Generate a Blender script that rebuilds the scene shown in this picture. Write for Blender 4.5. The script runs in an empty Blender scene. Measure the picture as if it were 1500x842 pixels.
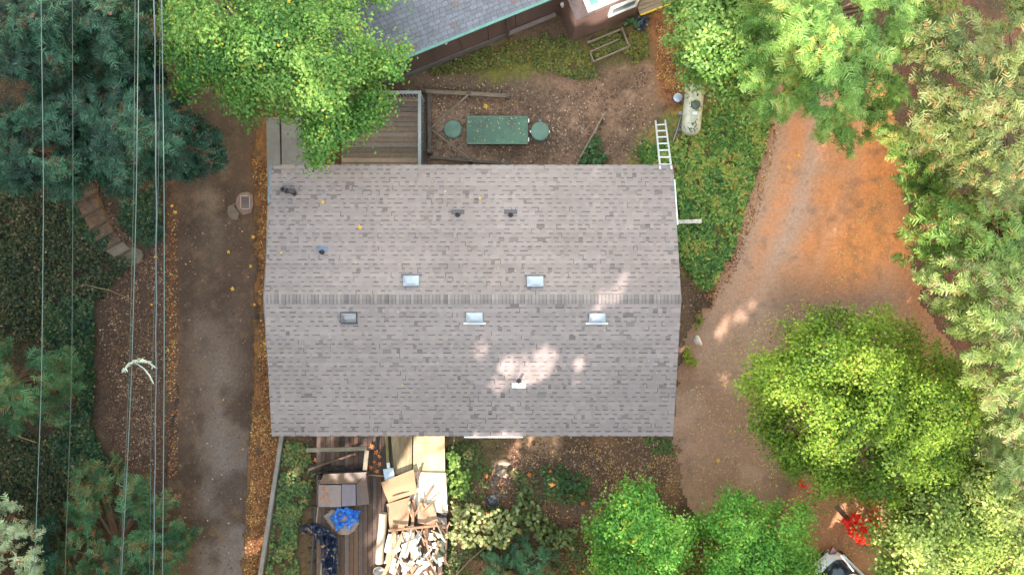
import bpy, math, random
import numpy as np
from mathutils import Vector, Matrix

# ------------------------------------------------------------------ camera, sky, sun, exposure
S = bpy.context.scene
COL = S.collection
CAM_H = 30.0                 # the drone hovers 30 m above the yard
FPX = 1013.0                 # focal length in photograph pixels
CX, CY = 750.0, 421.0
cam_d = bpy.data.cameras.new("drone_camera")
cam_d.sensor_width = 36.0
cam_d.lens = 36.0 * FPX / 1500.0
cam_d.clip_start = 0.1
cam_d.clip_end = 3000
cam = bpy.data.objects.new("drone_camera", cam_d)
COL.objects.link(cam)
cam.location = (0, 0, CAM_H)
cam.rotation_euler = (0, 0, 0)
S.camera = cam

SUN_AZ = np.array([-0.47, -0.88]); SUN_AZ = SUN_AZ / np.linalg.norm(SUN_AZ)
SUN_EL = math.radians(36)
sun_vec = Vector((SUN_AZ[0] * math.cos(SUN_EL), SUN_AZ[1] * math.cos(SUN_EL), math.sin(SUN_EL)))
W = bpy.data.worlds.new("World"); S.world = W; W.use_nodes = True
wn = W.node_tree.nodes; wl = W.node_tree.links
bg = wn["Background"]; sky = wn.new("ShaderNodeTexSky")
sky.sky_type = 'NISHITA'; sky.sun_disc = False
sky.sun_elevation = SUN_EL
sky.sun_rotation = math.atan2(sun_vec.x, sun_vec.y)
sky.dust_density = 1.0; sky.ozone_density = 0.6; sky.air_density = 3.0
wl.new(sky.outputs[0], bg.inputs[0]); bg.inputs[1].default_value = 0.15
sd = bpy.data.lights.new("sun", 'SUN'); sd.energy = 2.0; sd.angle = math.radians(0.6); sd.color = (1.0, 0.965, 0.91)
so = bpy.data.objects.new("sun", sd); COL.objects.link(so)
so.rotation_euler = sun_vec.to_track_quat('Z', 'Y').to_euler(); so.location = (-40, -35, 50)
S.view_settings.view_transform = 'Standard'; S.view_settings.look = 'None'
S.view_settings.gamma = 1; S.view_settings.use_curve_mapping = False
S.view_settings.exposure = 3.13
S.view_settings.use_white_balance = True
S.view_settings.white_balance_temperature = 7100
S.view_settings.white_balance_tint = 16
S.cycles.max_bounces = 6
S.cycles.diffuse_bounces = 3
S.cycles.glossy_bounces = 2
S.cycles.transmission_bounces = 4
S.cycles.transparent_max_bounces = 4
S.cycles.sample_clamp_indirect = 4

# ------------------------------------------------------------------ helpers
def P(px, py, z=0.0):
    d = (CAM_H - z) / FPX
    return Vector(((px - CX) * d, -(py - CY) * d, z))

def Pn(px, py, z):
    d = (CAM_H - z) / FPX
    return np.stack([(px - CX) * d, -(py - CY) * d, z + 0 * px], -1)

def lin(c):
    c = np.asarray(c, float) / 255.0
    return np.where(c <= 0.04045, c / 12.92, ((c + 0.055) / 1.055) ** 2.4)

ALB = 0.62
def A(r, g, b, k=1.0):
    v = lin((r, g, b)) * ALB * k
    return (float(v[0]), float(v[1]), float(v[2]), 1.0)

def vnoise(x, y, seed=0):
    xi = np.floor(x).astype(np.int64); yi = np.floor(y).astype(np.int64)
    xf = x - xi; yf = y - yi
    def h(a, b):
        n = (a * 374761393 + b * 668265263 + seed * 974634777) & 0xffffffff
        n = ((n ^ (n >> 13)) * 1274126177) & 0xffffffff
        return ((n ^ (n >> 16)) & 0xffff) / 65535.0
    u = xf * xf * (3 - 2 * xf); v = yf * yf * (3 - 2 * yf)
    return (h(xi, yi) * (1 - u) + h(xi + 1, yi) * u) * (1 - v) + (h(xi, yi + 1) * (1 - u) + h(xi + 1, yi + 1) * u) * v

def fbm(x, y, seed=0, o=4):
    s = 0; a = 0.5; t = 0
    for i in range(o):
        s = s + a * vnoise(x * 2 ** i, y * 2 ** i, seed + i * 17); t += a; a *= 0.5
    return s / t

def inpoly(x, y, poly):
    p = np.asarray(poly, float); n = len(p); c = np.zeros(x.shape, bool)
    j = n - 1
    for i in range(n):
        yi, yj = p[i, 1], p[j, 1]; xi, xj = p[i, 0], p[j, 0]
        m = ((yi > y) != (yj > y)) & (x < (xj - xi) * (y - yi) / (yj - yi + 1e-12) + xi)
        c ^= m; j = i
    return c

def edgedist(x, y, poly):
    p = np.asarray(poly, float); d = np.full(x.shape, 1e9)
    for i in range(len(p)):
        a = p[i]; b = p[(i + 1) % len(p)]; ab = b - a
        t = np.clip(((x - a[0]) * ab[0] + (y - a[1]) * ab[1]) / (ab @ ab + 1e-9), 0, 1)
        d = np.minimum(d, np.hypot(x - a[0] - t * ab[0], y - a[1] - t * ab[1]))
    return d

def soft(x, y, poly, w):
    """1 inside the pixel polygon, 0 outside, with a ragged transition of width w px."""
    d = edgedist(x, y, poly); s = np.where(inpoly(x, y, poly), d, -d)
    return np.clip(0.5 + s / w + (fbm(x / 14, y / 14, 5) - 0.5) * 1.6, 0, 1)

# ---- materials
MATS = {}
def newmat(name):
    m = bpy.data.materials.new(name); m.use_nodes = True
    nt = m.node_tree; b = nt.nodes["Principled BSDF"]
    return m, nt, b

def mat(name, col, rough=0.8, var=0.25, scale=3.0, bump=0.0, bscale=30.0, metal=0.0, col2=None, streak=None, fine=0.0):
    """plain weathered material: two-scale noise between col and a darker/other colour; streak stretches the noise"""
    if name in MATS: return MATS[name]
    m, nt, b = newmat(name); N = nt.nodes; L = nt.links
    tc = N.new("ShaderNodeTexCoord"); mp = N.new("ShaderNodeMapping")
    L.new(tc.outputs["Object"], mp.inputs[0])
    if streak: mp.inputs["Scale"].default_value = streak
    n1 = N.new("ShaderNodeTexNoise"); n1.inputs["Scale"].default_value = scale; n1.inputs["Detail"].default_value = 6
    n1.inputs["Roughness"].default_value = 0.65
    L.new(mp.outputs[0], n1.inputs["Vector"])
    r = N.new("ShaderNodeValToRGB")
    c2 = col2 if col2 else tuple(v * (1 - var) for v in col[:3]) + (1,)
    c1 = tuple(min(1, v * (1 + var * 0.35)) for v in col[:3]) + (1,)
    r.color_ramp.elements[0].position = 0.32; r.color_ramp.elements[0].color = c2
    r.color_ramp.elements[1].position = 0.66; r.color_ramp.elements[1].color = c1
    L.new(n1.outputs["Fac"], r.inputs[0])
    out = r.outputs[0]
    if fine:
        n3 = N.new("ShaderNodeTexNoise"); n3.inputs["Scale"].default_value = 45; n3.inputs["Detail"].default_value = 3
        L.new(tc.outputs["Object"], n3.inputs["Vector"])
        mr = N.new("ShaderNodeMapRange"); mr.inputs[1].default_value = 0.3; mr.inputs[2].default_value = 0.7
        mr.inputs[3].default_value = 1 - fine; mr.inputs[4].default_value = 1 + fine
        L.new(n3.outputs["Fac"], mr.inputs[0])
        mx = N.new("ShaderNodeVectorMath"); mx.operation = 'SCALE'
        L.new(out, mx.inputs[0]); L.new(mr.outputs[0], mx.inputs["Scale"]); out = mx.outputs[0]
    L.new(out, b.inputs["Base Color"])
    b.inputs["Roughness"].default_value = rough; b.inputs["Metallic"].default_value = metal
    if bump:
        n2 = N.new("ShaderNodeTexNoise"); n2.inputs["Scale"].default_value = bscale; n2.inputs["Detail"].default_value = 5
        L.new(mp.outputs[0], n2.inputs["Vector"])
        bp = N.new("ShaderNodeBump"); bp.inputs["Strength"].default_value = bump; bp.inputs["Distance"].default_value = 0.03
        L.new(n2.outputs["Fac"], bp.inputs["Height"]); L.new(bp.outputs[0], b.inputs["Normal"])
    MATS[name] = m
    return m

def attrmat(name, rough=0.9, fine=0.35, fscale=9.0, bump=0.5, bscale=14.0, spec=0.3, speck=None):
    """surface whose broad colour is the vertex colour 'Col', broken up by fine noise (soil, gravel, shingle granules)"""
    m, nt, b = newmat(name); N = nt.nodes; L = nt.links
    at = N.new("ShaderNodeAttribute"); at.attribute_name = "Col"
    tc = N.new("ShaderNodeTexCoord")
    n1 = N.new("ShaderNodeTexNoise"); n1.inputs["Scale"].default_value = fscale; n1.inputs["Detail"].default_value = 8
    n1.inputs["Roughness"].default_value = 0.75
    L.new(tc.outputs["Object"], n1.inputs["Vector"])
    mr = N.new("ShaderNodeMapRange"); mr.inputs[1].default_value = 0.3; mr.inputs[2].default_value = 0.7
    mr.inputs[3].default_value = 1 - fine; mr.inputs[4].default_value = 1 + fine
    L.new(n1.outputs["Fac"], mr.inputs[0])
    mx = N.new("ShaderNodeVectorMath"); mx.operation = 'SCALE'
    L.new(at.outputs["Color"], mx.inputs[0]); L.new(mr.outputs[0], mx.inputs["Scale"])
    out = mx.outputs[0]
    if speck:
        v = N.new("ShaderNodeTexVoronoi"); v.inputs["Scale"].default_value = speck[0]
        L.new(tc.outputs["Object"], v.inputs["Vector"])
        rr = N.new("ShaderNodeValToRGB"); rr.color_ramp.elements[0].color = (1, 1, 1, 1); rr.color_ramp.elements[1].color = (0, 0, 0, 1)
        rr.color_ramp.elements[0].position = speck[1]; rr.color_ramp.elements[1].position = speck[1] + 0.05
        L.new(v.outputs["Distance"], rr.inputs[0])
        mm = N.new("ShaderNodeMix"); mm.data_type = 'RGBA'
        sc = N.new("ShaderNodeMath"); sc.operation = 'MULTIPLY'; sc.inputs[1].default_value = speck[3]
        L.new(rr.outputs[0], sc.inputs[0]); L.new(sc.outputs[0], mm.inputs[0])
        L.new(out, mm.inputs[6]); mm.inputs[7].default_value = speck[2]; out = mm.outputs[2]
    L.new(out, b.inputs["Base Color"])
    b.inputs["Roughness"].default_value = rough; b.inputs["Specular IOR Level"].default_value = spec
    n2 = N.new("ShaderNodeTexNoise"); n2.inputs["Scale"].default_value = bscale; n2.inputs["Detail"].default_value = 8
    L.new(tc.outputs["Object"], n2.inputs["Vector"])
    bp = N.new("ShaderNodeBump"); bp.inputs["Strength"].default_value = bump; bp.inputs["Distance"].default_value = 0.04
    L.new(n2.outputs["Fac"], bp.inputs["Height"]); L.new(bp.outputs[0], b.inputs["Normal"])
    return m

def leafmat(name, stops, trans=0.35, rough=0.55, spec=0.3):
    """leaves: colour picked per leaf from a ramp by the face attribute 'rnd'"""
    m, nt, b = newmat(name); N = nt.nodes; L = nt.links
    at = N.new("ShaderNodeAttribute"); at.attribute_name = "rnd"
    r = N.new("ShaderNodeValToRGB"); e = r.color_ramp.elements
    while len(e) < len(stops): e.new(0.5)
    for i, (p, c) in enumerate(stops):
        e[i].position = p; e[i].color = c
    L.new(at.outputs["Fac"], r.inputs[0]); L.new(r.outputs[0], b.inputs["Base Color"])
    b.inputs["Roughness"].default_value = rough; b.inputs["Specular IOR Level"].default_value = spec
    if trans > 0:
        t = N.new("ShaderNodeBsdfTranslucent"); L.new(r.outputs[0], t.inputs["Color"])
        mx = N.new("ShaderNodeMixShader"); mx.inputs[0].default_value = trans
        L.new(b.outputs[0], mx.inputs[1]); L.new(t.outputs[0], mx.inputs[2])
        L.new(mx.outputs[0], N["Material Output"].inputs[0])
    return m

# ---- objects
def tag(o, label=None, cat=None, group=None, kind=None):
    if label: o["label"] = label
    if cat: o["category"] = cat
    if group: o["group"] = group
    if kind: o["kind"] = kind
    return o

def empty(name, loc, label, cat, group=None, kind=None):
    o = bpy.data.objects.new(name, None); COL.objects.link(o); o.location = loc
    o.empty_display_size = 0.3
    return tag(o, label, cat, group, kind)

def worldloc(o):
    v = Vector((0, 0, 0))
    while o: v = v + Vector(o.location); o = o.parent
    return v

def link_mesh(me, name, m, parent=None, origin=None):
    """me holds world coordinates; shift it so that the object sits at origin"""
    o = bpy.data.objects.new(name, me); COL.objects.link(o)
    n = len(me.vertices); co = np.empty(n * 3); me.vertices.foreach_get("co", co); co = co.reshape(-1, 3)
    if origin is None:
        if parent is not None: origin = worldloc(parent)
        elif n: origin = Vector(((co[:, 0].min() + co[:, 0].max()) / 2, (co[:, 1].min() + co[:, 1].max()) / 2, co[:, 2].min()))
        else: origin = Vector((0, 0, 0))
    origin = Vector(origin)
    co -= np.array(origin)[None]
    me.vertices.foreach_set("co", co.ravel()); me.update()
    if m: me.materials.append(m)
    if parent is not None:
        o.parent = parent; o.location = origin - worldloc(parent)
    else: o.location = origin
    return o

def polys_to_mesh(name, V, F):
    me = bpy.data.meshes.new(name); me.from_pydata([tuple(v) for v in V], [], F); me.update(); return me

def quads_mesh(name, Q, rnd=None):
    """Q: (n,4,3) array of separate quads (leaves, litter); rnd: per-face attribute"""
    n = len(Q); me = bpy.data.meshes.new(name)
    me.vertices.add(n * 4); me.vertices.foreach_set("co", np.ascontiguousarray(Q, dtype=np.float32).ravel())
    me.loops.add(n * 4); me.loops.foreach_set("vertex_index", np.arange(n * 4, dtype=np.int32))
    me.polygons.add(n); me.polygons.foreach_set("loop_start", np.arange(0, n * 4, 4, dtype=np.int32))
    try: me.polygons.foreach_set("loop_total", np.full(n, 4, dtype=np.int32))
    except Exception: pass
    me.update(calc_edges=True)
    if rnd is not None:
        a = me.attributes.new("rnd", 'FLOAT', 'FACE'); a.data.foreach_set("value", np.asarray(rnd, dtype=np.float32))
    return me

class MB:
    def __init__(s): s.V = []; s.F = []; s.smooth = []; s.fc = []
    def add(s, V, F, smooth=False, c=None):
        k = len(s.V); s.V += [Vector(v) for v in V]
        for f in F: s.F.append([i + k for i in f]); s.smooth.append(smooth); s.fc.append(c)
        return s
    def hexa(s, c, sx, sy, sz, R=None, col=None):
        """box by centre, size and optional rotation matrix, with a small chamfer on the top edges"""
        hx, hy, hz = sx / 2, sy / 2, sz / 2
        ch = min(hx, hy, hz) * 0.18
        V = [(-hx, -hy, -hz), (hx, -hy, -hz), (hx, hy, -hz), (-hx, hy, -hz),
             (-hx, -hy, hz - ch), (hx, -hy, hz - ch), (hx, hy, hz - ch), (-hx, hy, hz - ch),
             (-hx + ch, -hy + ch, hz), (hx - ch, -hy + ch, hz), (hx - ch, hy - ch, hz), (-hx + ch, hy - ch, hz)]
        F = [(3, 2, 1, 0), (0, 1, 5, 4), (1, 2, 6, 5), (2, 3, 7, 6), (3, 0, 4, 7),
             (4, 5, 9, 8), (5, 6, 10, 9), (6, 7, 11, 10), (7, 4, 8, 11), (8, 9, 10, 11)]
        V = [Vector(v) for v in V]
        if R is not None: V = [R @ v for v in V]
        c = Vector(c)
        return s.add([v + c for v in V], F, c=col)
    def box(s, x0, x1, y0, y1, z0, z1, col=None):
        return s.hexa(((x0 + x1) / 2, (y0 + y1) / 2, (z0 + z1) / 2), x1 - x0, y1 - y0, z1 - z0, col=col)
    def beam(s, a, b, w, h, roll=0.0, col=None):
        a = Vector(a); b = Vector(b); d = b - a; x = d.normalized()
        up = Vector((0, 0, 1)) if abs(x.z) < 0.95 else Vector((0, 1, 0))
        y = up.cross(x).normalized(); z = x.cross(y)
        R = Matrix((x, y, z)).transposed() @ Matrix.Rotation(roll, 3, 'X')
        return s.hexa((a + b) / 2, d.length, w, h, R, col)
    def tube(s, pts, r, n=8, cap=True):
        pts = [Vector(p) for p in pts]; rs = r if hasattr(r, '__len__') else [r] * len(pts)
        V = []; F = []
        prev = None
        for i, p in enumerate(pts):
            t = (pts[min(i + 1, len(pts) - 1)] - pts[max(i - 1, 0)]).normalized()
            if prev is None:
                u = Vector((0, 0, 1)) if abs(t.z) < 0.9 else Vector((1, 0, 0))
                prev = (u - t * u.dot(t)).normalized()
            else: prev = (prev - t * prev.dot(t)).normalized()
            w = t.cross(prev)
            for k in range(n):
                a = 2 * math.pi * k / n
                V.append(p + (prev * math.cos(a) + w * math.sin(a)) * rs[i])
        for i in range(len(pts) - 1):
            for k in range(n):
                F.append((i * n + k, i * n + (k + 1) % n, (i + 1) * n + (k + 1) % n, (i + 1) * n + k))
        if cap: F.append(tuple(range(n - 1, -1, -1))); F.append(tuple((len(pts) - 1) * n + k for k in range(n)))
        return s.add(V, F, True)
    def lathe(s, c, prof, n=24, sx=1.0, sy=1.0):
        """prof: (radius, z) list from bottom to top round a vertical axis"""
        c = Vector(c); V = []; F = []
        for r, z in prof:
            for k in range(n):
                a = 2 * math.pi * k / n; V.append(c + Vector((math.cos(a) * r * sx, math.sin(a) * r * sy, z)))
        for i in range(len(prof) - 1):
            for k in range(n): F.append((i * n + k, i * n + (k + 1) % n, (i + 1) * n + (k + 1) % n, (i + 1) * n + k))
        F.append(tuple(range(n - 1, -1, -1))); F.append(tuple((len(prof) - 1) * n + k for k in range(n)))
        return s.add(V, F, True)
    def prism(s, pts, z0, z1, dz=None):
        """pts world xy outline, extruded from z0 to z1 (dz: per-corner offsets)"""
        n = len(pts); dz = dz or [0] * n
        a = sum(pts[i][0] * pts[(i + 1) % n][1] - pts[(i + 1) % n][0] * pts[i][1] for i in range(n))
        if a < 0: pts = pts[::-1]; dz = dz[::-1]
        V = [(p[0], p[1], z0 + d) for p, d in zip(pts, dz)] + [(p[0], p[1], z1 + d) for p, d in zip(pts, dz)]
        F = [tuple(range(n - 1, -1, -1)), tuple(range(n, 2 * n))] + [(i, (i + 1) % n, n + (i + 1) % n, n + i) for i in range(n)]
        return s.add(V, F)
    def build(s, name, m, parent=None, origin=None, cols=False):
        me = bpy.data.meshes.new(name); me.from_pydata([tuple(v) for v in s.V], [], s.F); me.update()
        if any(s.smooth): me.polygons.foreach_set("use_smooth", s.smooth)
        if any(s.smooth):
            try:
                me.set_sharp_from_angle(angle=math.radians(40))
            except Exception: pass
        if cols:
            ca = me.color_attributes.new("Col", 'FLOAT_COLOR', 'CORNER'); arr = []
            for f, c in zip(s.F, s.fc): arr += list(c or (0.2, 0.2, 0.2, 1)) * len(f)
            ca.data.foreach_set("color", arr)
        return link_mesh(me, name, m, parent, origin)

def pxprism(pts, z0, z1, zz=None):
    """outline given in photograph pixels at height zz (default z1)"""
    z = z1 if zz is None else zz
    return MB().prism([tuple(P(x, y, z))[:2] for x, y in pts], z0, z1)

rng = np.random.default_rng(7)
random.seed(7)

# ------------------------------------------------------------------ ground colour field
def blend(base, col, m): return base * (1 - m[..., None]) + np.array(A(*col))[None, :3] * m[..., None]

def ground_colour(X, Y):
    x = X; y = Y      # photograph pixels at ground level
    n = fbm(x / 40, y / 40, 1, 5); n2 = fbm(x / 9, y / 9, 2, 4)
    c = np.zeros(x.shape + (3,)) + np.array(A(90, 70, 54))[:3]
    c = blend(c, (120, 88, 62), np.clip((n - 0.45) * 4, 0, 1))
    # wooded bank on the left
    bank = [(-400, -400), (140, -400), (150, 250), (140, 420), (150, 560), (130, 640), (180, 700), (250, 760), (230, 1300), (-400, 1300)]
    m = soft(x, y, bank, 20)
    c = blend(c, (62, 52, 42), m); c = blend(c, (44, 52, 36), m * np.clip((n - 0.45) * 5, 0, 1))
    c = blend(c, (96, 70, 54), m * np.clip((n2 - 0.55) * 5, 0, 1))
    # red brown shoulder beside the road
    sh = [(140, 380), (200, 300), (255, 200), (262, 500), (250, 720), (190, 720), (150, 640), (135, 520)]
    c = blend(c, (104, 76, 64), soft(x, y, sh, 16)); c = blend(c, (126, 92, 74), soft(x, y, sh, 16) * np.clip((n2 - 0.5) * 4, 0, 1))
    c = c * (1 - 0.35 * np.clip((330 - x) / 60, 0, 1))[..., None]   # left-side shade put into the colour: soil darkens towards the left
    # leaf litter strip between road and house
    st = [(362, 150), (402, 150), (410, 640), (414, 640), (385, 900), (350, 900), (370, 640)]
    m = soft(x, y, st, 8)
    c = blend(c, (150, 98, 58), m); c = blend(c, (104, 78, 54), m * np.clip((n2 - 0.45) * 5, 0, 1))
    # planted strip inside the retaining edge
    c = blend(c, (108, 82, 56), soft(x, y, [(412, 640), (455, 640), (460, 900), (380, 900)], 8))
    # back yard north of the house
    yard = [(600, 100), (700, 120), (800, 100), (880, 110), (940, 60), (990, 0), (1000, 120), (960, 170), (940, 250), (900, 330), (600, 330)]
    m = soft(x, y, yard, 26)
    c = blend(c, (138, 102, 80), m); c = blend(c, (112, 84, 66), m * np.clip((n - 0.4) * 4, 0, 1))
    c = blend(c, (156, 118, 94), m * np.clip((n2 - 0.55) * 5, 0, 1))
    c = blend(c, (104, 82, 66), soft(x, y, [(590, 95), (720, 110), (820, 125), (810, 150), (600, 150)], 20) * 0.7)
    c = blend(c, (152, 120, 100), soft(x, y, [(640, 165), (690, 150), (690, 235), (635, 230)], 12) * 0.6)
    # orange needle litter under the trees north east
    m = soft(x, y, [(945, 30), (1010, -60), (1050, 100), (1010, 170), (990, 210), (965, 120)], 20)
    c = blend(c, (158, 98, 62), m); c = blend(c, (130, 84, 58), m * np.clip((n2 - 0.5) * 4, 0, 1))
    # weedy strip along the neighbour's wall
    m = soft(x, y, [(610, 100), (720, 60), (840, 60), (940, 40), (955, 90), (880, 100), (800, 105), (700, 115)], 20)
    c = blend(c, (98, 84, 46), m); c = blend(c, (112, 110, 40), m * np.clip((n - 0.5) * 6, 0, 1))
    # green slope right of the house
    m = soft(x, y, [(990, 150), (1060, 140), (1130, 180), (1100, 290), (1070, 380), (1040, 430), (1000, 400), (900, 300), (930, 210)], 12)
    c = blend(c, (112, 110, 58), m); c = blend(c, (160, 126, 62), m * np.clip((n2 - 0.5) * 5, 0, 1))
    # bare strip by the east wall
    c = blend(c, (116, 88, 68), soft(x, y, [(960, 400), (1010, 420), (1015, 520), (1000, 640), (960, 640)], 12))
    # south yard
    m = soft(x, y, [(650, 560), (1000, 560), (1010, 700), (900, 900), (640, 900)], 14)
    c = blend(c, (112, 84, 66), m); c = blend(c, (146, 106, 78), m * np.clip((n - 0.42) * 4, 0, 1))
    c = blend(c, (112, 104, 60), soft(x, y, [(655, 640), (740, 640), (745, 700), (700, 740), (650, 730)], 16) * 0.7)
    c = blend(c, (186, 146, 112), soft(x, y, [(752, 600), (830, 600), (820, 665), (770, 670)], 16) * 0.8)
    c = blend(c, (128, 106, 96), soft(x, y, [(722, 680), (745, 672), (745, 730), (715, 735)], 8) * 0.9)
    # ground below the trees on the right
    m = soft(x, y, [(1310, -300), (1900, -300), (1900, 1200), (1300, 1200), (1330, 300)], 30)
    c = blend(c, (104, 60, 44), m); c = blend(c, (70, 52, 34), m * np.clip((n - 0.45) * 5, 0, 1))
    g = 0.86 + 0.28 * fbm(x / 3.5, y / 3.5, 9, 3)
    return c * g[..., None]

def grid_sheet(name, gx, gy, zfun, colfun, m, cellmask=None):
    X, Y = np.meshgrid(gx, gy)
    Z = zfun(X, Y)
    px = X * FPX / CAM_H + CX; py = -Y * FPX / CAM_H + CY
    C = colfun(px, py)
    nx, ny = len(gx), len(gy)
    idx = np.arange(nx * ny).reshape(ny, nx)
    q = np.stack([idx[:-1, :-1], idx[:-1, 1:], idx[1:, 1:], idx[1:, :-1]], -1).reshape(-1, 4)
    if cellmask is not None:
        cm = cellmask(px, py)
        keep = (cm.ravel()[q].mean(1) > 0.5)
        q = q[keep]
        used = np.unique(q); remap = -np.ones(nx * ny, int); remap[used] = np.arange(len(used)); q = remap[q]
        co = np.stack([X, Y, Z], -1).reshape(-1, 3)[used]; cc = C.reshape(-1, 3)[used]
    else:
        co = np.stack([X, Y, Z], -1).reshape(-1, 3); cc = C.reshape(-1, 3)
    me = bpy.data.meshes.new(name)
    me.vertices.add(len(co)); me.vertices.foreach_set("co", co.astype(np.float32).ravel())
    me.loops.add(len(q) * 4); me.loops.foreach_set("vertex_index", q.astype(np.int32).ravel())
    me.polygons.add(len(q)); me.polygons.foreach_set("loop_start", np.arange(0, len(q) * 4, 4, dtype=np.int32))
    try: me.polygons.foreach_set("loop_total", np.full(len(q), 4, dtype=np.int32))
    except Exception: pass
    me.update(calc_edges=True)
    me.polygons.foreach_set("use_smooth", np.ones(len(q), bool))
    ca = me.color_attributes.new("Col", 'FLOAT_COLOR', 'POINT')
    rgba = np.concatenate([cc, np.ones((len(cc), 1))], 1).astype(np.float32)
    ca.data.foreach_set("color", rgba.ravel())
    o = link_mesh(me, name, m, None, (0, 0, 0))
    return o

def spaced(lo, hi, step, far):
    core = np.arange(lo, hi + 1e-6, step)
    ext = []; v = hi; s = step
    while v < far: s *= 1.6; v += s; ext.append(v)
    ext2 = []; v = lo; s = step
    while v > -far: s *= 1.6; v -= s; ext2.append(v)
    return np.array(ext2[::-1] + list(core) + ext)

M_soil = attrmat("soil_and_litter", fine=0.42, fscale=7, bump=0.9, bscale=10, speck=(13.0, 0.16, A(196, 150, 100), 0.55))
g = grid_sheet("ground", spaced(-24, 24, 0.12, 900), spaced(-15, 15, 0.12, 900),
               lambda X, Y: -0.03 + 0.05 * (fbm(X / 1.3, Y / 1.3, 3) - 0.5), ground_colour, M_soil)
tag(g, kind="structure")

# paved lane on the left
road_poly = [(250, -120), (352, -120), (352, 60), (372, 200), (376, 400), (372, 560), (362, 700), (356, 842), (352, 960),
             (238, 960), (243, 842), (246, 700), (242, 560), (246, 420), (250, 250), (256, 100)]
def road_colour(x, y):
    n = fbm(x / 60, y / 60, 21, 5); n2 = fbm(x / 12, y / 12, 22, 4)
    c = np.zeros(x.shape + (3,)) + np.array(A(112, 86, 72))[:3]
    c = blend(c, (164, 140, 122), np.clip(1 - np.abs(x - (302 + 8 * np.sin(y / 130))) / 26, 0, 1) * np.clip(1.3 - np.abs(y - 350) / 200, 0, 1) * (0.5 + n2) * 0.9)
    c = blend(c, (154, 132, 120), np.clip(1 - np.abs(x - 325) / 42, 0, 1) * np.clip((y - 420) / 120, 0, 1) * np.clip(0.5 + n, 0, 1))
    low = np.clip((y - 600) / 120, 0, 1) * np.clip((x - 280) / 25, 0, 1)
    c = blend(c, (140, 124, 120), low * 0.8)
    c = blend(c, (84, 62, 50), np.clip((n - 0.48) * 6, 0, 1) * 0.75)
    c = blend(c, (146, 112, 88), np.clip((n2 - 0.58) * 6, 0, 1) * 0.5)
    for bx, by, br in ((292, 610, 9), (327, 575, 10), (290, 575, 6), (293, 628, 6), (282, 655, 5), (315, 820, 10), (292, 700, 7)):
        c = blend(c, (84, 66, 56), np.clip(1.6 - np.hypot(x - bx, (y - by) * 0.6) / br - n2, 0, 1) * 0.8)
    edge = np.clip(1 - np.abs(x - (380 - np.clip(y - 560, 0, 400) * 0.07)) / 8, 0, 1) * (y > 230)
    c = blend(c, (60, 44, 34), edge * 0.8)
    # crack running down the lane
    xc = 262 - (y - 560) * 0.14 + 5 * (fbm(y / 15, y * 0 + 1, 33) - 0.5)
    c = blend(c, (60, 46, 40), (np.abs(x - xc) < 2.0) * ((y > 560) & (y < 720)))
    c = blend(c, (128, 86, 60), np.clip((272 - x) / 24, 0, 1) * np.clip((620 - y) / 80, 0, 1) * np.clip(.3 + n2, 0, 1) * 0.8)
    c = blend(c, (128, 88, 62), np.clip((x - 350) / 20, 0, 1) * np.clip((420 - y) / 200, 0, 1) * np.clip((n2 - .35) * 4, 0, 1) * 0.8)
    return 0.72 * c * (0.88 + 0.24 * fbm(x / 3, y / 3, 29, 3))[..., None]
M_road = attrmat("worn_asphalt", fine=0.34, fscale=9, bump=0.5, bscale=30, rough=0.85, spec=0.3, speck=(7.0, 0.10, A(150, 116, 84), 0.5))
rd = grid_sheet("road", np.arange(-16.5, -10.4, 0.1), np.arange(-16, 16, 0.1), lambda X, Y: 0 * X + 0.012 + 0.004 * fbm(X, Y, 8),
                road_colour, M_road, lambda x, y: soft(x + (fbm(x / 7, y / 7, 63, 3) - .5) * 22, y, road_poly, 6) > 0.5)
tag(rd, kind="structure")

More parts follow.
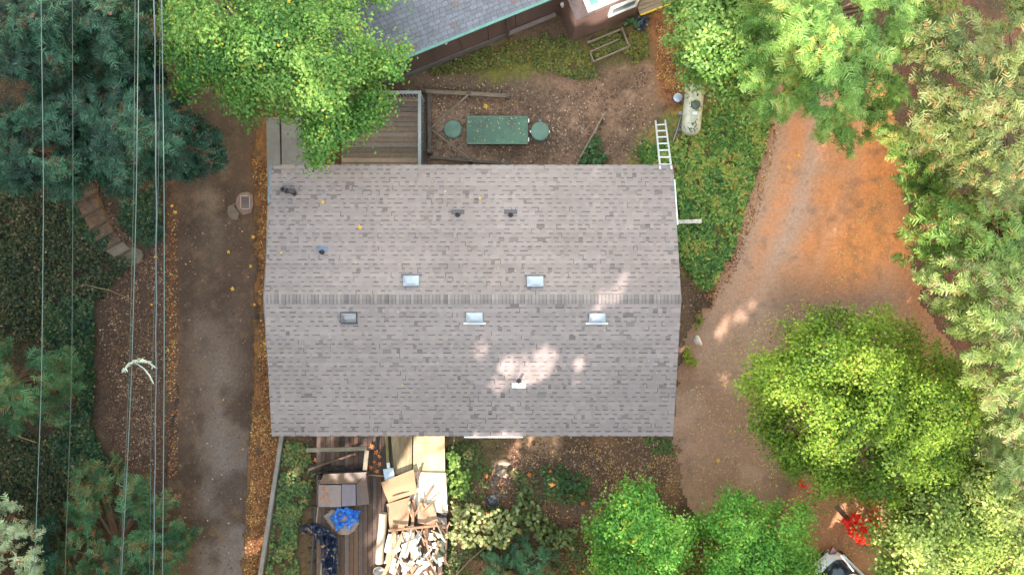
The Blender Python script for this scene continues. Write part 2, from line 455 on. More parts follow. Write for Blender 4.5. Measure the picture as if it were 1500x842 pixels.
drive_poly = [(1140, 60), (1310, 60), (1312, 180), (1335, 260), (1335, 340), (1345, 430), (1400, 520), (1380, 640), (1310, 740), (1330, 860),
              (1400, 980), (1200, 980), (1170, 860), (1110, 800), (1030, 760), (1000, 720), (985, 640), (988, 560), (1000, 505), (1030, 450), (1062, 385), (1085, 325), (1105, 255), (1125, 190)]
def drive_colour(x, y):
    n = fbm(x / 50, y / 50, 41, 5); n2 = fbm(x / 11, y / 11, 42, 4); n3 = fbm(x / 60, y / 14, 47, 4)
    c = np.zeros(x.shape + (3,)) + np.array(A(176, 142, 124))[:3]
    # rusty needle drifts over the upper drive, two soft wheel tracks worn through them
    cx = np.interp(y, [100, 200, 300, 400, 500, 600, 700, 850], [1225, 1208, 1185, 1145, 1085, 1048, 1060, 1220])
    t = x - cx + (fbm(x / 30, y / 60, 61, 3) - .5) * 16
    up = np.clip((480 - y) / 130 + (n - .5) * .8, 0, 1)
    orange = np.clip(.55 + (n3 - .3) * 1.1, 0, 1)
    c = blend(c, (218, 142, 98), up * orange * np.clip((t + 72) / 24, 0, 1))
    c = blend(c, (238, 146, 88), up * np.clip((t - 8) / 60, 0, 1) * np.clip(.3 + n * 1.1, 0, 1))
    c = blend(c, (192, 158, 142), up * np.exp(-((t + 14) / 15) ** 2) * .75)
    c = blend(c, (200, 146, 116), up * np.exp(-((t - 50) / 13) ** 2) * .5)
    c = blend(c, (184, 142, 118), np.clip((-t - 46) / 22, 0, 1) * np.clip((500 - y) / 60, 0, 1) * .8)
    c = blend(c, (170, 112, 80), np.clip(1 - edgedist(x, y, drive_poly) / 16 + (n2 - .5) * 1.5, 0, 1) * .6)
    c = blend(c, (170, 112, 76), up * np.clip((t - 10) / 30, 0, 1) * np.clip((n2 - 0.5) * 3.5, 0, 1) * 0.55)
    m = np.clip((y - 450) / 70, 0, 1)
    c = blend(c, (180, 142, 120), m * 0.9)
    c = blend(c, (160, 120, 98), m * np.clip((n - 0.42) * 5, 0, 1) * 0.8)
    c = blend(c, (130, 100, 86), np.clip((x - 1115) / 40, 0, 1) * np.clip((y - 380) / 60, 0, 1) * 0.7)
    c = blend(c, (196, 140, 104), soft(x, y, [(1170, 690), (1250, 690), (1350, 842), (1230, 842), (1150, 760)], 20) * 0.8)
    c = blend(c, (160, 100, 66), np.clip((x - 1300) / 40, 0, 1) * 0.8)
    c = blend(c, (120, 98, 90), np.clip((fbm(x / 14, y / 14, 55) - 0.62) * 8, 0, 1) * 0.35)
    return c * (0.9 + 0.2 * fbm(x / 3, y / 3, 29, 3))[..., None]
M_drive = attrmat("compacted_dirt", fine=0.26, fscale=8, bump=0.6, bscale=16, rough=0.9, spec=0.25, speck=(6.0, 0.10, A(216, 170, 116), 0.5))
dv = grid_sheet("driveway", np.arange(6.5, 20.5, 0.1), np.arange(-17, 11, 0.1), lambda X, Y: 0 * X + 0.012 + 0.006 * fbm(X, Y, 8),
                drive_colour, M_drive, lambda x, y: soft(x + (fbm(x / 8, y / 8, 64, 3) - .5) * 22, y, drive_poly, 9) > 0.5)
tag(dv, kind="structure")

# ------------------------------------------------------------------ main house
EAVE, RIDGE = 3.6, 4.6
XL0, XR0 = -9.17, 6.15       # eave ends
XLr, XRr = -9.10, 6.22       # ridge ends
YN, YS, YR = 4.68, -5.67, -0.43
def roof_z(y):
    return RIDGE - (RIDGE - EAVE) * ((y - YR) / (YN - YR) if y > YR else (YR - y) / (YR - YS))
def RP(px, py, up=0.0):
    z = 4.1
    for _ in range(8):
        p = P(px, py, z); z = roof_z(p.y) + up
    return P(px, py, z)

house = empty("house", (-1.5, -0.5, 0), "long low house with a grey brown shingle gable roof, five skylights and several vent pipes", "house")
def shingle_roof():
    mb = MB(); r = random.Random(3)
    base = (151, 135, 132)
    def tone(k, warm=0):
        return A(base[0] * k + warm, base[1] * k + warm * 0.5, base[2] * k)
    for side in (0, 1):
        ye = YN if side == 0 else YS
        NC = 31
        wide = [0] * 400
        for i in range(NC):
            v0, v1 = i / NC, (i + 1.12) / NC
            v1 = min(v1, 1.0)
            y0 = ye + (YR - ye) * v0; y1 = ye + (YR - ye) * v1
            z0 = EAVE + (RIDGE - EAVE) * v0; z1 = EAVE + (RIDGE - EAVE) * v1
            xa = XL0 + (XLr - XL0) * v0; xb = XR0 + (XRr - XR0) * v0
            x = xa - r.uniform(0, 0.3); band = r.uniform(0.97, 1.03)
            sgn = 1 if side == 0 else -1
            dash = r.random() < 0.5
            while x < xb:
                w = r.uniform(0.11, 0.19) if r.random() < 0.75 else r.uniform(0.19, 0.34)
                a = max(x, xa); b = min(x + w, xb); x += w
                if b - a < 0.01: continue
                dash = not dash
                k = band * r.uniform(0.97, 1.03) * (0.93 + 0.14 * float(fbm(np.array(x / 2.2), np.array((y0 + side * 9) / 2.2), 88, 3)))
                dark = r.random() < 0.04
                if dark: k *= r.uniform(0.80, 0.92)
                c = tone(k, r.uniform(-3, 4))
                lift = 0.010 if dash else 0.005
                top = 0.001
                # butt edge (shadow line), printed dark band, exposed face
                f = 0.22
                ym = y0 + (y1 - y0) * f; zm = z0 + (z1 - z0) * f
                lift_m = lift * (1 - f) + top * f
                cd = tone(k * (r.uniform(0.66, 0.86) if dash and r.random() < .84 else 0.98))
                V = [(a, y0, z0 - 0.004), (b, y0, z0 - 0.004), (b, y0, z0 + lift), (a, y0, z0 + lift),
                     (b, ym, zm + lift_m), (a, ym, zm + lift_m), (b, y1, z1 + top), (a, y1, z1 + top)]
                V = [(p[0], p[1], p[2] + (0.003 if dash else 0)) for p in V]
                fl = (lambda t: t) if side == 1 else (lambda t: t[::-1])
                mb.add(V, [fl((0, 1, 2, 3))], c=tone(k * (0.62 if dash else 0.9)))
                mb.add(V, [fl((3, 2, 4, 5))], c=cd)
                mb.add(V, [fl((5, 4, 6, 7))], c=c)
                if r.random() < 0.03:  # printed dark edge down the side of a tab, joining two rows of dashes
                    s_ = a + 0.03
                    mb.add([(a, y0, z0 + lift + .004), (s_, y0, z0 + lift + .004), (s_, y1, z1 + .006), (a, y1, z1 + .006)], [fl((0, 1, 2, 3))], c=tone(k * .76))
    return mb
M_shingle = attrmat("asphalt_shingle", fine=0.10, fscale=30, bump=0.25, bscale=120, rough=0.95, spec=0.15)
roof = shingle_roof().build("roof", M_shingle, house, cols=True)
# roof deck under the shingles gives the roof its thickness
dk = MB()
for sgn, ye in ((1, YN), (-1, YS)):
    V = []
    for x in (XL0 + 0.02, XR0 - 0.02):
        V += [(x, ye - sgn * 0.01, EAVE - 0.10), (x, ye - sgn * 0.01, EAVE - 0.012), (x, YR, RIDGE - 0.012), (x, YR, RIDGE - 0.12)]
    dk.add(V, [(0, 1, 2, 3), (7, 6, 5, 4), (1, 5, 6, 2), (0, 3, 7, 4), (0, 4, 5, 1)])
M_fascia = mat("weathered_fascia", A(120, 112, 108), 0.8, 0.3, 2.0)
dk.build("roof_deck", M_fascia, house)
rc = MB(); r = random.Random(5)
x = XLr - 0.01
while x < XRr:
    w = 0.135
    b = min(x + w, XRr + 0.01)
    k = r.uniform(0.88, 1.04) * (0.88 if r.random() < 0.12 else 1)
    for sgn in (1, -1):
        yy = YR + sgn * 0.17; zz = RIDGE - 0.17 / 5.1 * 1.0
        up0, up1 = 0.014, 0.026
        V = [(x, YR, RIDGE + up0), (b, YR, RIDGE + up1), (b, yy, zz + up1), (x, yy, zz + up0), (b, YR, RIDGE), (b, yy, zz)]
        c = A(150 * k, 136 * k, 133 * k); cdk = A(130 * k, 118 * k, 115 * k)
        f = (0, 1, 2, 3) if sgn < 0 else (3, 2, 1, 0)
        mb_m = [(x + (b - x) * .72, YR, RIDGE + up1), (x + (b - x) * .72, yy, zz + up1)]
        VV = [V[0], mb_m[0], mb_m[1], V[3], V[1], V[2]]
        fa = (0, 1, 2, 3)[::-1] if sgn > 0 else (0, 1, 2, 3)
        fb = (1, 4, 5, 2)[::-1] if sgn > 0 else (1, 4, 5, 2)
        rc.add(VV, [fa], c=c); rc.add(VV, [fb], c=cdk)
        rc.add([V[3], V[2], (b, yy, zz), (x, yy, zz)], [(0, 1, 2, 3)], c=cdk)
        rc.add([V[1], V[2], V[5], V[4]], [(0, 1, 2, 3)], c=cdk)
    x += w
rcap = rc.build("ridge_cap", M_shingle, roof, cols=True)

# walls with gables, siding, and openings that a view from the side would show
M_siding = mat("painted_siding", A(146, 124, 108), 0.75, 0.2, 1.2, 0.3, 8, streak=(1, 1, 12))
wx0, wx1, wy0, wy1 = XL0 + 0.25, XR0 - 0.25, YS + 0.55, YN - 0.55
wl_ = MB()
zw = lambda y: roof_z(y) - 0.125
V = [(wx0, wy0, 0), (wx0, wy1, 0), (wx0, wy1, zw(wy1)), (wx0, YR, zw(YR)), (wx0, wy0, zw(wy0))]
V += [(wx1, v[1], v[2]) for v in V]
wl_.add(V, [(4, 3, 2, 1, 0), (5, 6, 7, 8, 9), (0, 5, 9, 4), (1, 2, 7, 6)])
wl_.build("wall", M_siding, house)
M_wht = mat("white_trim", A(226, 224, 220, 1.15), 0.5, 0.08, 3)
M_glass = mat("window_glass", (0.03, 0.04, 0.05, 1), 0.08, 0.1, 1)
def window(parent, cx, cy, cz, w, h, nx, ny):
    """nx,ny: outward wall normal"""
    f = MB(); t = 0.07
    def b(u0, u1, z0, z1, d0, d1, mb):
        if abs(nx) > 0.5: mb.box(min(cx + nx * d0, cx + nx * d1), max(cx + nx * d0, cx + nx * d1), cy + u0, cy + u1, z0, z1)
        else: mb.box(cx + u0, cx + u1, min(cy + ny * d0, cy + ny * d1), max(cy + ny * d0, cy + ny * d1), z0, z1)
    b(-w / 2, w / 2, cz - h / 2, cz - h / 2 + t, 0.002, 0.06, f); b(-w / 2, w / 2, cz + h / 2 - t, cz + h / 2, 0.002, 0.06, f)
    b(-w / 2, -w / 2 + t, cz - h / 2 + t, cz + h / 2 - t, 0.002, 0.055, f); b(w / 2 - t, w / 2, cz - h / 2 + t, cz + h / 2 - t, 0.002, 0.055, f)
    b(-0.02, 0.02, cz - h / 2 + t, cz + h / 2 - t, 0.002, 0.05, f)
    fr = f.build("window", M_wht, parent)
    gl = MB(); b(-w / 2 + t, w / 2 - t, cz - h / 2 + t, cz + h / 2 - t, 0.004, 0.03, gl); gl.build("pane", M_glass, fr)
for cy_ in (-3.2, 1.6): window(house, wx0, cy_, 1.7, 1.3, 1.1, -1, 0); window(house, wx1, cy_, 1.7, 1.3, 1.1, 1, 0)
for cx_ in (-6.5, -2.5, 3.2): window(house, cx_, wy1, 1.7, 1.4, 1.1, 0, 1)
window(house, 1.5, wy0, 1.7, 1.4, 1.1, 0, -1); window(house, 4.3, wy0, 1.7, 1.4, 1.1, 0, -1)
dr = MB(); dr.box(-4.6, -3.7, wy0 - 0.05, wy0 - 0.004, 0.36, 2.4); d1 = dr.build("door", mat("door_paint", A(120, 96, 80), 0.5), house)
MB().lathe((-3.82, wy0 - 0.08, 1.3), [(0.03, -0.03), (0.035, 0), (0.03, 0.03)], 10).build("handle", mat("steel", A(160, 160, 160), 0.3, metal=0.9), d1)
# white painted gutter end at the south eave, white rake trim on the east side, blue grey flashing on the west
gt = MB(); a = P(680, 640, 3.56); b = P(766, 640, 3.56)
gt.box(a.x, b.x, a.y - 0.02, YS - 0.014, 3.47, 3.575); gt.build("gutter", M_wht, house)
rt = MB(); rt.beam((XR0 + 0.035, 4.1, 3.66), (XR0 + 0.075, 2.35, 4.0), 0.05, 0.06); rt.build("rake_trim", M_wht, house)
fl_ = MB(); fl_.beam((XL0 - 0.03, YN, EAVE - 0.02), (XL0 - 0.02, 3.2, EAVE + 0.27), 0.10, 0.03); fl_.build("rake_flashing", mat("bluegrey_metal", A(124, 138, 146), 0.5, 0.2, 4, metal=0.3), house)

M_dome = mat("skylight_acrylic", A(168, 174, 188), 0.22, 0.10, 5)
M_domedark = mat("skylight_smoked", A(128, 124, 130), 0.15, 0.25, 4)
M_alu = mat("dull_aluminium", A(176, 178, 182), 0.45, 0.2, 6, metal=0.5)
M_black = mat("black_rubber", A(52, 46, 52), 0.6, 0.3, 8)
def skylight(x0, x1, y0, y1, dark=False, apron="north"):
    a = RP(x0, y1, 0.10); b = RP(x1, y0, 0.10)
    cx, cy = (a.x + b.x) / 2, (a.y + b.y) / 2; w = b.x - a.x; h = b.y - a.y
    slope = (RIDGE - EAVE) / (YN - YR) * (-1 if cy > YR else 1)
    R = Matrix.Rotation(math.atan(slope), 3, 'X')
    c = Vector((cx, cy, roof_z(cy)))
    fr = MB(); t = 0.035
    for ux, uy, sx, sy in ((0, h / 2 - t / 2, w, t), (0, -h / 2 + t / 2, w, t), (-w / 2 + t / 2, 0, t, h - 2 * t - 0.002), (w / 2 - t / 2, 0, t, h - 2 * t - 0.002)):
        fr.hexa(c + R @ Vector((ux, uy, 0.05)), sx, sy, 0.12, R)
    f = fr.build("skylight", M_alu if not dark else M_black, house)
    if dark: tag(f, "skylight with a dark smoked dome")
    V = []; F = []; n = 10
    for j in range(n + 1):
        for i in range(n + 1):
            u = i / n * 2 - 1; v = j / n * 2 - 1
            z = 0.11 + 0.075 * (1 - abs(u) ** 3) * (1 - abs(v) ** 3)
            V.append(c + R @ Vector((u * (w / 2 - 0.02), v * (h / 2 - 0.02), z)))
    for j in range(n):
        for i in range(n): F.append((j * (n + 1) + i, j * (n + 1) + i + 1, (j + 1) * (n + 1) + i + 1, (j + 1) * (n + 1) + i))
    MB().add(V, F, True).build("dome", M_domedark if dark else M_dome, f)
    fm = MB(); s = 1 if apron == "north" else -1
    ww = 0.82 if not dark else 0.64
    fm.hexa(c + R @ Vector((0, s * (h / 2 + 0.035), 0.018)), ww * (1 if s < 0 else 0.95), 0.06, 0.02, R)
    fm.build("flashing", mat("dark_flashing", A(70, 70, 82), 0.5, 0.2) if (s > 0 or dark) else M_wht, f)
skylight(590.5, 614, 404, 419.5); skylight(772, 796, 405, 420.5)
skylight(499, 522, 457, 472.5, True, "south"); skylight(683, 707, 457, 472.5, False, "south"); skylight(863, 887, 458, 472.5, False, "south")

def vent(px, py, plate, pm, dy=0.12, pr=0.055, label=None):
    p = RP(px, py, 0.2); p.z = roof_z(p.y)
    sl = (RIDGE - EAVE) / (YN - YR) * (-1 if p.y > YR else 1); R = Matrix.Rotation(math.atan(sl), 3, 'X')
    v = MB(); v.lathe(p + Vector((0, 0, -0.02)), [(pr * 1.9, 0), (pr * 1.5, 0.07), (pr, 0.12), (pr, 0.3), (pr * .75, 0.3), (pr * .7, 0.2)], 16)
    o = v.build("vent_pipe", M_black, house)
    if label: tag(o, label)
    q = MB(); q.hexa(p + R @ Vector((plate[0], dy, 0.018)), plate[1], plate[2], 0.012, R); q.build("flashing", pm, o)
M_dkplate = mat("dark_plate", A(84, 74, 82), 0.6, 0.2)
vent(670, 314, (0, 0.50, 0.17), M_dkplate); vent(748, 314, (0, 0.50, 0.17), M_dkplate)
vent(470, 369, (0, 0.42, 0.20), mat("blue_plate", A(104, 112, 140), 0.5, 0.3), label="vent pipe with a blue grey flashing")
vent(760, 559, (0, 0.52, 0.20), M_wht, dy=-0.17, label="vent pipe on a white flashing plate")
# flue with elbow cap near the north west corner
p = RP(421, 279, 0.3); p.z = roof_z(p.y)
f = MB(); f.lathe(p + Vector((-0.14, 0.02, -.02)), [(0.10, 0), (0.085, 0.05), (0.085, 0.36), (0.11, 0.37), (0.11, 0.42), (0.06, 0.42), (0.055, 0.3)], 16)
f.tube([p + Vector((-0.12, 0.0, 0.2)), p + Vector((0.05, -0.02, 0.24)), p + Vector((0.2, -0.04, 0.2)), p + Vector((0.2, -0.12, 0.05))], [0.06, 0.075, 0.09, 0.07], 10)
f.hexa(p + Vector((0.17, -0.02, 0.3)), 0.2, 0.16, 0.06)
f.build("flue", M_black, house)
a = MB(); q = p + Vector((-0.12, 0.22, 0))
a.tube([q, q + Vector((0, 0.03, 0.5))], 0.016, 6); a.tube([q + Vector((0.02, -0.02, 0.3)), q + Vector((-0.02, 0.25, 0.5))], 0.014, 6)
a.tube([q + Vector((0.1, 0, 0.28)), q + Vector((0.34, 0.25, 0.42))], 0.016, 6); a.tube([q + Vector((0.2, 0.2, 0.3)), q + Vector((0.42, 0.2, 0.42))], 0.012, 6)
tag(a.build("aerial_bracket", M_alu, house), None)

# ------------------------------------------------------------------ neighbour's house at the top
nb_e0, nb_e1 = P(505, 120, 3.1), P(850, -20, 3.1)
ed = (nb_e1 - nb_e0).normalized(); en = Vector((-ed.y, ed.x, 0))       # en points away from our house
nb = empty("neighbouring_house", (nb_e0.x + 4, nb_e0.y + 4, 0), "dark brown neighbouring house with a worn blue grey shingle roof and green metal edge", "house")
M_oldsh = attrmat("old_shingle", fine=0.22, fscale=12, bump=0.35, bscale=60, rough=0.9, spec=0.25)
mb = MB(); r = random.Random(11); Ltot = (nb_e1 - nb_e0).length + 3.5; tan_ = 0.38
for i in range(26):
    v0 = i * 0.155; v1 = v0 + 0.175
    u = -r.uniform(0, .3)
    while u < Ltot:
        w = 0.25 + r.uniform(-0.03, 0.03); a, b = max(u, 0), min(u + w - 0.012, Ltot); u += w
        if b <= a: continue
        k = r.uniform(0.92, 1.05); rusty = r.random() < 0.03
        c = A(124 * k, 122 * k, 130 * k) if not rusty else A(128, 108, 104)
        up = 0.012 + r.uniform(0, 0.006)
        V = []
        for uu, vv, zz in ((a, v0, up), (b, v0, up), (b, v1, 0.001), (a, v1, 0.001), (a, v0, -0.01), (b, v0, -0.01)):
            q = nb_e0 + ed * uu + en * vv; V.append((q.x, q.y, 3.1 + vv * tan_ + zz))
        mb.add(V, [(0, 1, 2, 3)], c=c); mb.add(V, [(4, 5, 1, 0)], c=A(60, 58, 66))
ro = mb.build("roof", M_oldsh, nb, cols=True)
mb = MB()
V = [nb_e0 + Vector((0, 0, -.02)), nb_e0 + ed * Ltot + Vector((0, 0, -.02)), nb_e0 + ed * Ltot + en * 4.2 + Vector((0, 0, 4.2 * tan_ - .02)), nb_e0 + en * 4.2 + Vector((0, 0, 4.2 * tan_ - .02))]
V += [v + Vector((0, 0, -0.14)) for v in V]
mb.add(V, [(0, 1, 2, 3), (7, 6, 5, 4), (0, 4, 5, 1), (1, 5, 6, 2), (2, 6, 7, 3), (3, 7, 4, 0)]); mb.build("roof_deck", mat("old_tar", A(70, 66, 70), 0.9, .2), nb)
M_teal = mat("green_metal_edge", A(92, 136, 124), 0.45, 0.2, 4)
mb = MB(); mb.beam(nb_e0 + Vector((0, 0, 0.0)) - en * 0.03, nb_e0 + ed * Ltot - en * 0.03, 0.11, 0.06); mb.build("drip_edge", M_teal, nb)
M_brown = mat("brown_siding", A(104, 78, 72), 0.8, 0.25, 1.5, 0.2, 9, streak=(1, 1, 0.3))
M_brown2 = mat("brown_siding_paler", A(118, 90, 82), 0.8, 0.2, 1.0, 0.2, 9)  # paler tone of the brown siding, for the projecting room
def nbp(u, v, z): q = nb_e0 + ed * u + en * v; return Vector((q.x, q.y, z))
def obox(mb, u0, u1, v0, v1, z0, z1):
    pts = [nbp(u0, v0, 0), nbp(u1, v0, 0), nbp(u1, v1, 0), nbp(u0, v1, 0)]
    return mb.prism([(q.x, q.y) for q in pts], z0, z1)
w1 = MB(); obox(w1, 0.4, Ltot - 0.4, 0.32, 4.0, 0.0, 3.08); wn_ = w1.build("wall", M_brown, nb)
sk_ = MB(); obox(sk_, 0.38, Ltot - 4.6, 0.27, 0.315, 0.0, 0.42); sk_.build("skirting", mat("grey_skirting", A(112, 100, 98), 0.8, .3, 2), nb)
for u in np.arange(1.2, Ltot - 5.2, 1.22):
    b_ = MB(); obox(b_, u, u + 0.05, 0.285, 0.319, 0.43, 2.95); b_.build("batten", M_brown, nb)
# fittings on the wall
for u, z, s in ((4.2, 2.3, .10), (9.3, 1.2, 0.16)):
    b_ = MB(); obox(b_, u, u + s, 0.14, 0.283, z, z + s * 1.3); b_.build("meter_box", M_wht, nb)
b_ = MB(); b_.tube([nbp(6.9, 0.22, 3.0), nbp(6.9, 0.2, 1.4), nbp(6.95, 0.12, 0.1)], 0.045, 8); b_.build("downpipe", mat("brown_pipe", A(92, 74, 70), .6), nb)
b_ = MB(); obox(b_, 6.9, 9.1, 0.1, 0.268, 0.55, 0.66); b_.build("ledge", mat("grey_ledge", A(124, 106, 100), .8), nb)
# projecting room
pj = [P(845, 29, 2.7), P(946, -12, 2.7)]
pe = (pj[1] - pj[0]).normalized(); pn = Vector((-pe.y, pe.x, 0)); pw = (pj[1] - pj[0]).length
def pp(u, v): q = pj[0] + pe * u + pn * v; return (q.x, q.y)
room = MB().prism([pp(0.04, 0.04), pp(pw, 0.04), pp(pw, 3.2), pp(0.04, 3.2)], 0, 2.66).build("projecting_wall", M_brown2, nb)
MB().prism([pp(-0.05, -0.03), pp(0.75, -0.03), pp(0.75, 3.2), pp(-0.05, 3.2)], 2.665, 2.75).build("parapet_cap", mat("dark_cap", A(88, 70, 66), 0.8, .4, 4), nb)
MB().prism([pp(0.755, -0.02), pp(pw, -0.02), pp(pw, 3.2), pp(0.755, 3.2)], 2.665, 2.72).build("flat_roof", mat("brown_roof_paper", A(112, 88, 78), .9, .3, 3), nb)
lt = MB(); lt.prism([pp(0.50, 0.06), pp(0.66, 0.06), pp(0.66, 2.4), pp(0.50, 2.4)], 2.755, 2.95); lt.prism([pp(0.665, 0.06), pp(2.2, 0.06), pp(2.2, 0.2), pp(0.665, 0.2)], 2.755, 2.95)
rl = lt.build("roof_window", M_wht, nb)
MB().prism([pp(0.67, 0.205), pp(0.98, 0.205), pp(0.98, 2.3), pp(0.67, 2.3)], 2.755, 2.93).build("frame", M_teal, rl)
MB().prism([pp(0.985, 0.205), pp(2.15, 0.205), pp(2.15, 2.3), pp(0.985, 2.3)], 2.755, 2.90).build("pane", mat("pale_pane", A(206, 216, 222, 1.1), .2, .1), rl)
wi = MB()
def wbox(mb, u0, u1, z0, z1, d0, d1): mb.prism([pp(u0, -d1), pp(u1, -d1), pp(u1, -d0), pp(u0, -d0)], z0, z1)
wbox(wi, 1.5, 2.75, 1.55, 1.65, -0.038, 0.06); wbox(wi, 1.5, 2.75, 2.35, 2.45, -0.038, 0.06); wbox(wi, 1.5, 1.6, 1.655, 2.345, -0.038, 0.05); wbox(wi, 2.65, 2.75, 1.655, 2.345, -0.038, 0.05)
wo = wi.build("window", M_wht, nb); g_ = MB(); wbox(g_, 1.6, 2.65, 1.66, 2.34, -0.038, 0.0); g_.build("pane", mat("grey_pane", A(130, 138, 146), .15), wo)
# low roof behind the projecting room
MB().prism([pp(-2.0, 1.2), pp(-0.06, 1.2), pp(-0.06, 3.2), pp(-2, 3.2)], 2.5, 2.6).build("canopy", mat("dark_tar", A(66, 62, 66), .9), nb)

# back porch with a yellow edged ramp
M_beige = mat("beige_boards", A(150, 128, 104), 0.85, .3, 2, .3, 20, streak=(1, 8, 1))
po = empty("porch_ramp", P(970, 5, 0), "beige boarded ramp with a bright yellow edge beside the brown house", "ramp")
a0, a1 = P(938, 22, 0.45), P(1012, -6, 0.45)
de = (a1 - a0).normalized(); dn = Vector((-de.y, de.x, 0))
for k in range(5):
    MB().beam(a0 + dn * (0.10 + 0.17 * k) + Vector((0, 0, -.03)), a1 + dn * (0.10 + 0.17 * k) + Vector((0, 0, -.03)), 0.155, 0.04).build("board", M_beige, po)
MB().beam(a0 + dn * -0.02, a1 + dn * -0.02, 0.06, 0.10).build("edge_strip", mat("yellow_paint", A(232, 190, 50), .5, .15, 5), po)
for s in (0.1, 0.95):
    q = a0.lerp(a1, s) + dn * 0.3; MB().beam((q.x, q.y, 0), (q.x, q.y, 0.39), 0.09, 0.09).build("support", M_beige, po)
q = P(966, 16, 0); MB().beam(q, q + Vector((0.35, 0.75, 1.1)), 0.12, 0.12).build("brace", mat("pale_post", A(168, 150, 128), .85, .3, 4), po)

# raised bed frames beside the neighbour's wall
M_oldwood = mat("grey_old_wood", A(140, 122, 100), 0.9, 0.35, 3, 0.4, 25, streak=(1, 1, 1))
rb = empty("raised_bed", P(892, 68, 0), "weathered open timber frame of a raised bed below the brown wall", "planter")
for a_, b_ in (((862, 63), (911, 43)), ((911, 43), (921, 68)), ((869, 91), (921, 69)), ((864, 77), (907, 58)), ((864, 77), (869, 91))):
    MB().beam(P(*a_, .22), P(*b_, .22), 0.07, 0.16).build("side_board", M_oldwood, rb)
for c_ in ((862, 63), (911, 43), (921, 68), (869, 91)):
    q = P(*c_, .2); MB().beam((q.x, q.y, -0.05), (q.x, q.y, 0.34), 0.09, 0.09).build("corner_post", M_oldwood, rb)

# ------------------------------------------------------------------ back deck with railing
def plank_deck(name, x0, x1, y0, y1, z, along, width, base, label, seed, skip=()):
    """planks as one part; colours vary plank by plank"""
    root = empty(name, ((x0 + x1) / 2, (y0 + y1) / 2, 0), label, "deck")
    r = random.Random(seed); mb = MB()
    lo, hi = (y0, y1) if along == 'x' else (x0, x1)
    u = lo; i = 0
    while u + width <= hi + 0.02:
        k = r.uniform(0.72, 1.12); t = r.uniform(-6, 6); zz = z + r.uniform(-0.004, 0.004)
        c = A((base[0] + t) * k, base[1] * k, (base[2] - t) * k)
        if i not in skip:
            e0, e1 = r.uniform(-0.02, 0.02), r.uniform(-0.02, 0.02)
            if along == 'x': mb.box(x0 + e0, x1 + e1, u, u + width - 0.014, zz - 0.04, zz, col=c)
            else: mb.box(u, u + width - 0.014, y0 + e0, y1 + e1, zz - 0.04, zz, col=c)
        u += width; i += 1
    mb.build("decking", M_plank, root, cols=True)
    js = MB()
    if along == 'x':
        for xx in np.arange(x0 + 0.1, x1, 0.6): js.box(xx, xx + 0.05, y0, y1, z - 0.2, z - 0.046)
    else:
        for yy in np.arange(y0 + 0.1, y1, 0.6): js.box(x0, x1, yy, yy + 0.05, z - 0.2, z - 0.046)
    js.build("joists", mat("dark_joist", A(70, 54, 44), .9), root)
    for xx in (x0 + 0.15, x1 - 0.15):
        for yy in (y0 + 0.15, y1 - 0.15):
            MB().box(xx - 0.06, xx + 0.06, yy - 0.06, yy + 0.06, -0.05, z - 0.204).build("support", M_oldwood, root)
    return root
M_plank = attrmat("weathered_planks", fine=0.25, fscale=6, bump=0.4, bscale=30, rough=0.85, spec=0.25)
q0 = P(500, 243, .6); q1 = P(612, 137, .6)
bd = plank_deck("back_deck", q0.x, q1.x, q0.y - 0.5, q1.y, .6, 'x', 0.215, (162, 136, 118), "raised plank deck with grey railing between the leafy tree and the timber frame", 4)
M_greyrail = mat("grey_rail_paint", A(158, 156, 154), .7, .2, 3)
zr = 1.5
c0 = P(500, 135.5, zr); c1 = P(614.5, 135.5, zr); c2 = P(616, 243, zr)
MB().beam(c0, c1 + Vector((0.06, 0, 0)), 0.13, 0.04).build("rail_cap", M_greyrail, bd)
MB().beam(c1 + Vector((0, -0.068, 0)), (c1.x, c2.y - 0.1, zr), 0.13, 0.04).build("rail_cap", M_greyrail, bd)
for i in range(24):
    q = c0.lerp(c1, (i + .5) / 24); MB().box(q.x - .018, q.x + .018, q.y - .018, q.y + .018, .62, zr - .022).build("baluster", M_greyrail, bd)
for i in range(20):
    q = c1.lerp(Vector((c1.x, c2.y, zr)), (i + 1) / 20); MB().box(q.x - .018, q.x + .018, q.y - .018, q.y + .018, .1, zr - .022).build("baluster", M_greyrail, bd)
for q in (c0, c1, Vector((c1.x, c2.y, zr))):
    MB().box(q.x - .045, q.x + .045, q.y - .045, q.y + .045, 0, zr - .022).build("rail_post", M_greyrail, bd)
a = P(622, 140, .12); b = P(622.5, 243, .12)
cr = MB(); cr.beam((a.x, a.y, .06), (b.x, b.y - .3, .06), 0.12, 0.12)
tag(cr.build("rubble_kerb", mat("white_flecked", A(112, 96, 88), .9, .5, 14, .6, 40, col2=A(60, 50, 46)), bd), "flecked kerb strip at the foot of the railing")

# concrete landing
M_conc = mat("concrete", A(142, 134, 128), 0.85, 0.28, 1.6, 0.3, 30, fine=.08)
la = empty("concrete_landing", P(425, 215, 0), "grey concrete landing slab beside the lane at the roof corner", "landing")
pxprism([(390, 172), (409, 172), (410.5, 236), (411.5, 300), (392, 300)], 0.0, .30).build("slab", M_conc, la)
pxprism([(412, 172), (457, 172), (457, 262), (413, 262)], 0.0, .30).build("slab", M_conc, la)
pxprism([(391.5, 301), (401, 301), (401, 395), (389, 430), (388.5, 400)], 0.0, .26).build("footing", mat("pale_concrete", A(170, 160, 148), .85, .3, 2), la)
MB().beam(P(457.5, 172, .8), P(457.5, 262, .8), .05, .05).build("handrail", mat("dark_rail", A(70, 76, 84), .5), la)
for y_ in (175, 215, 258): q = P(457.5, y_, .8); MB().tube([(q.x, q.y, 0), (q.x, q.y, .78)], .02, 6).build("rail_post", mat("dark_rail", A(70, 76, 84), .5), la)

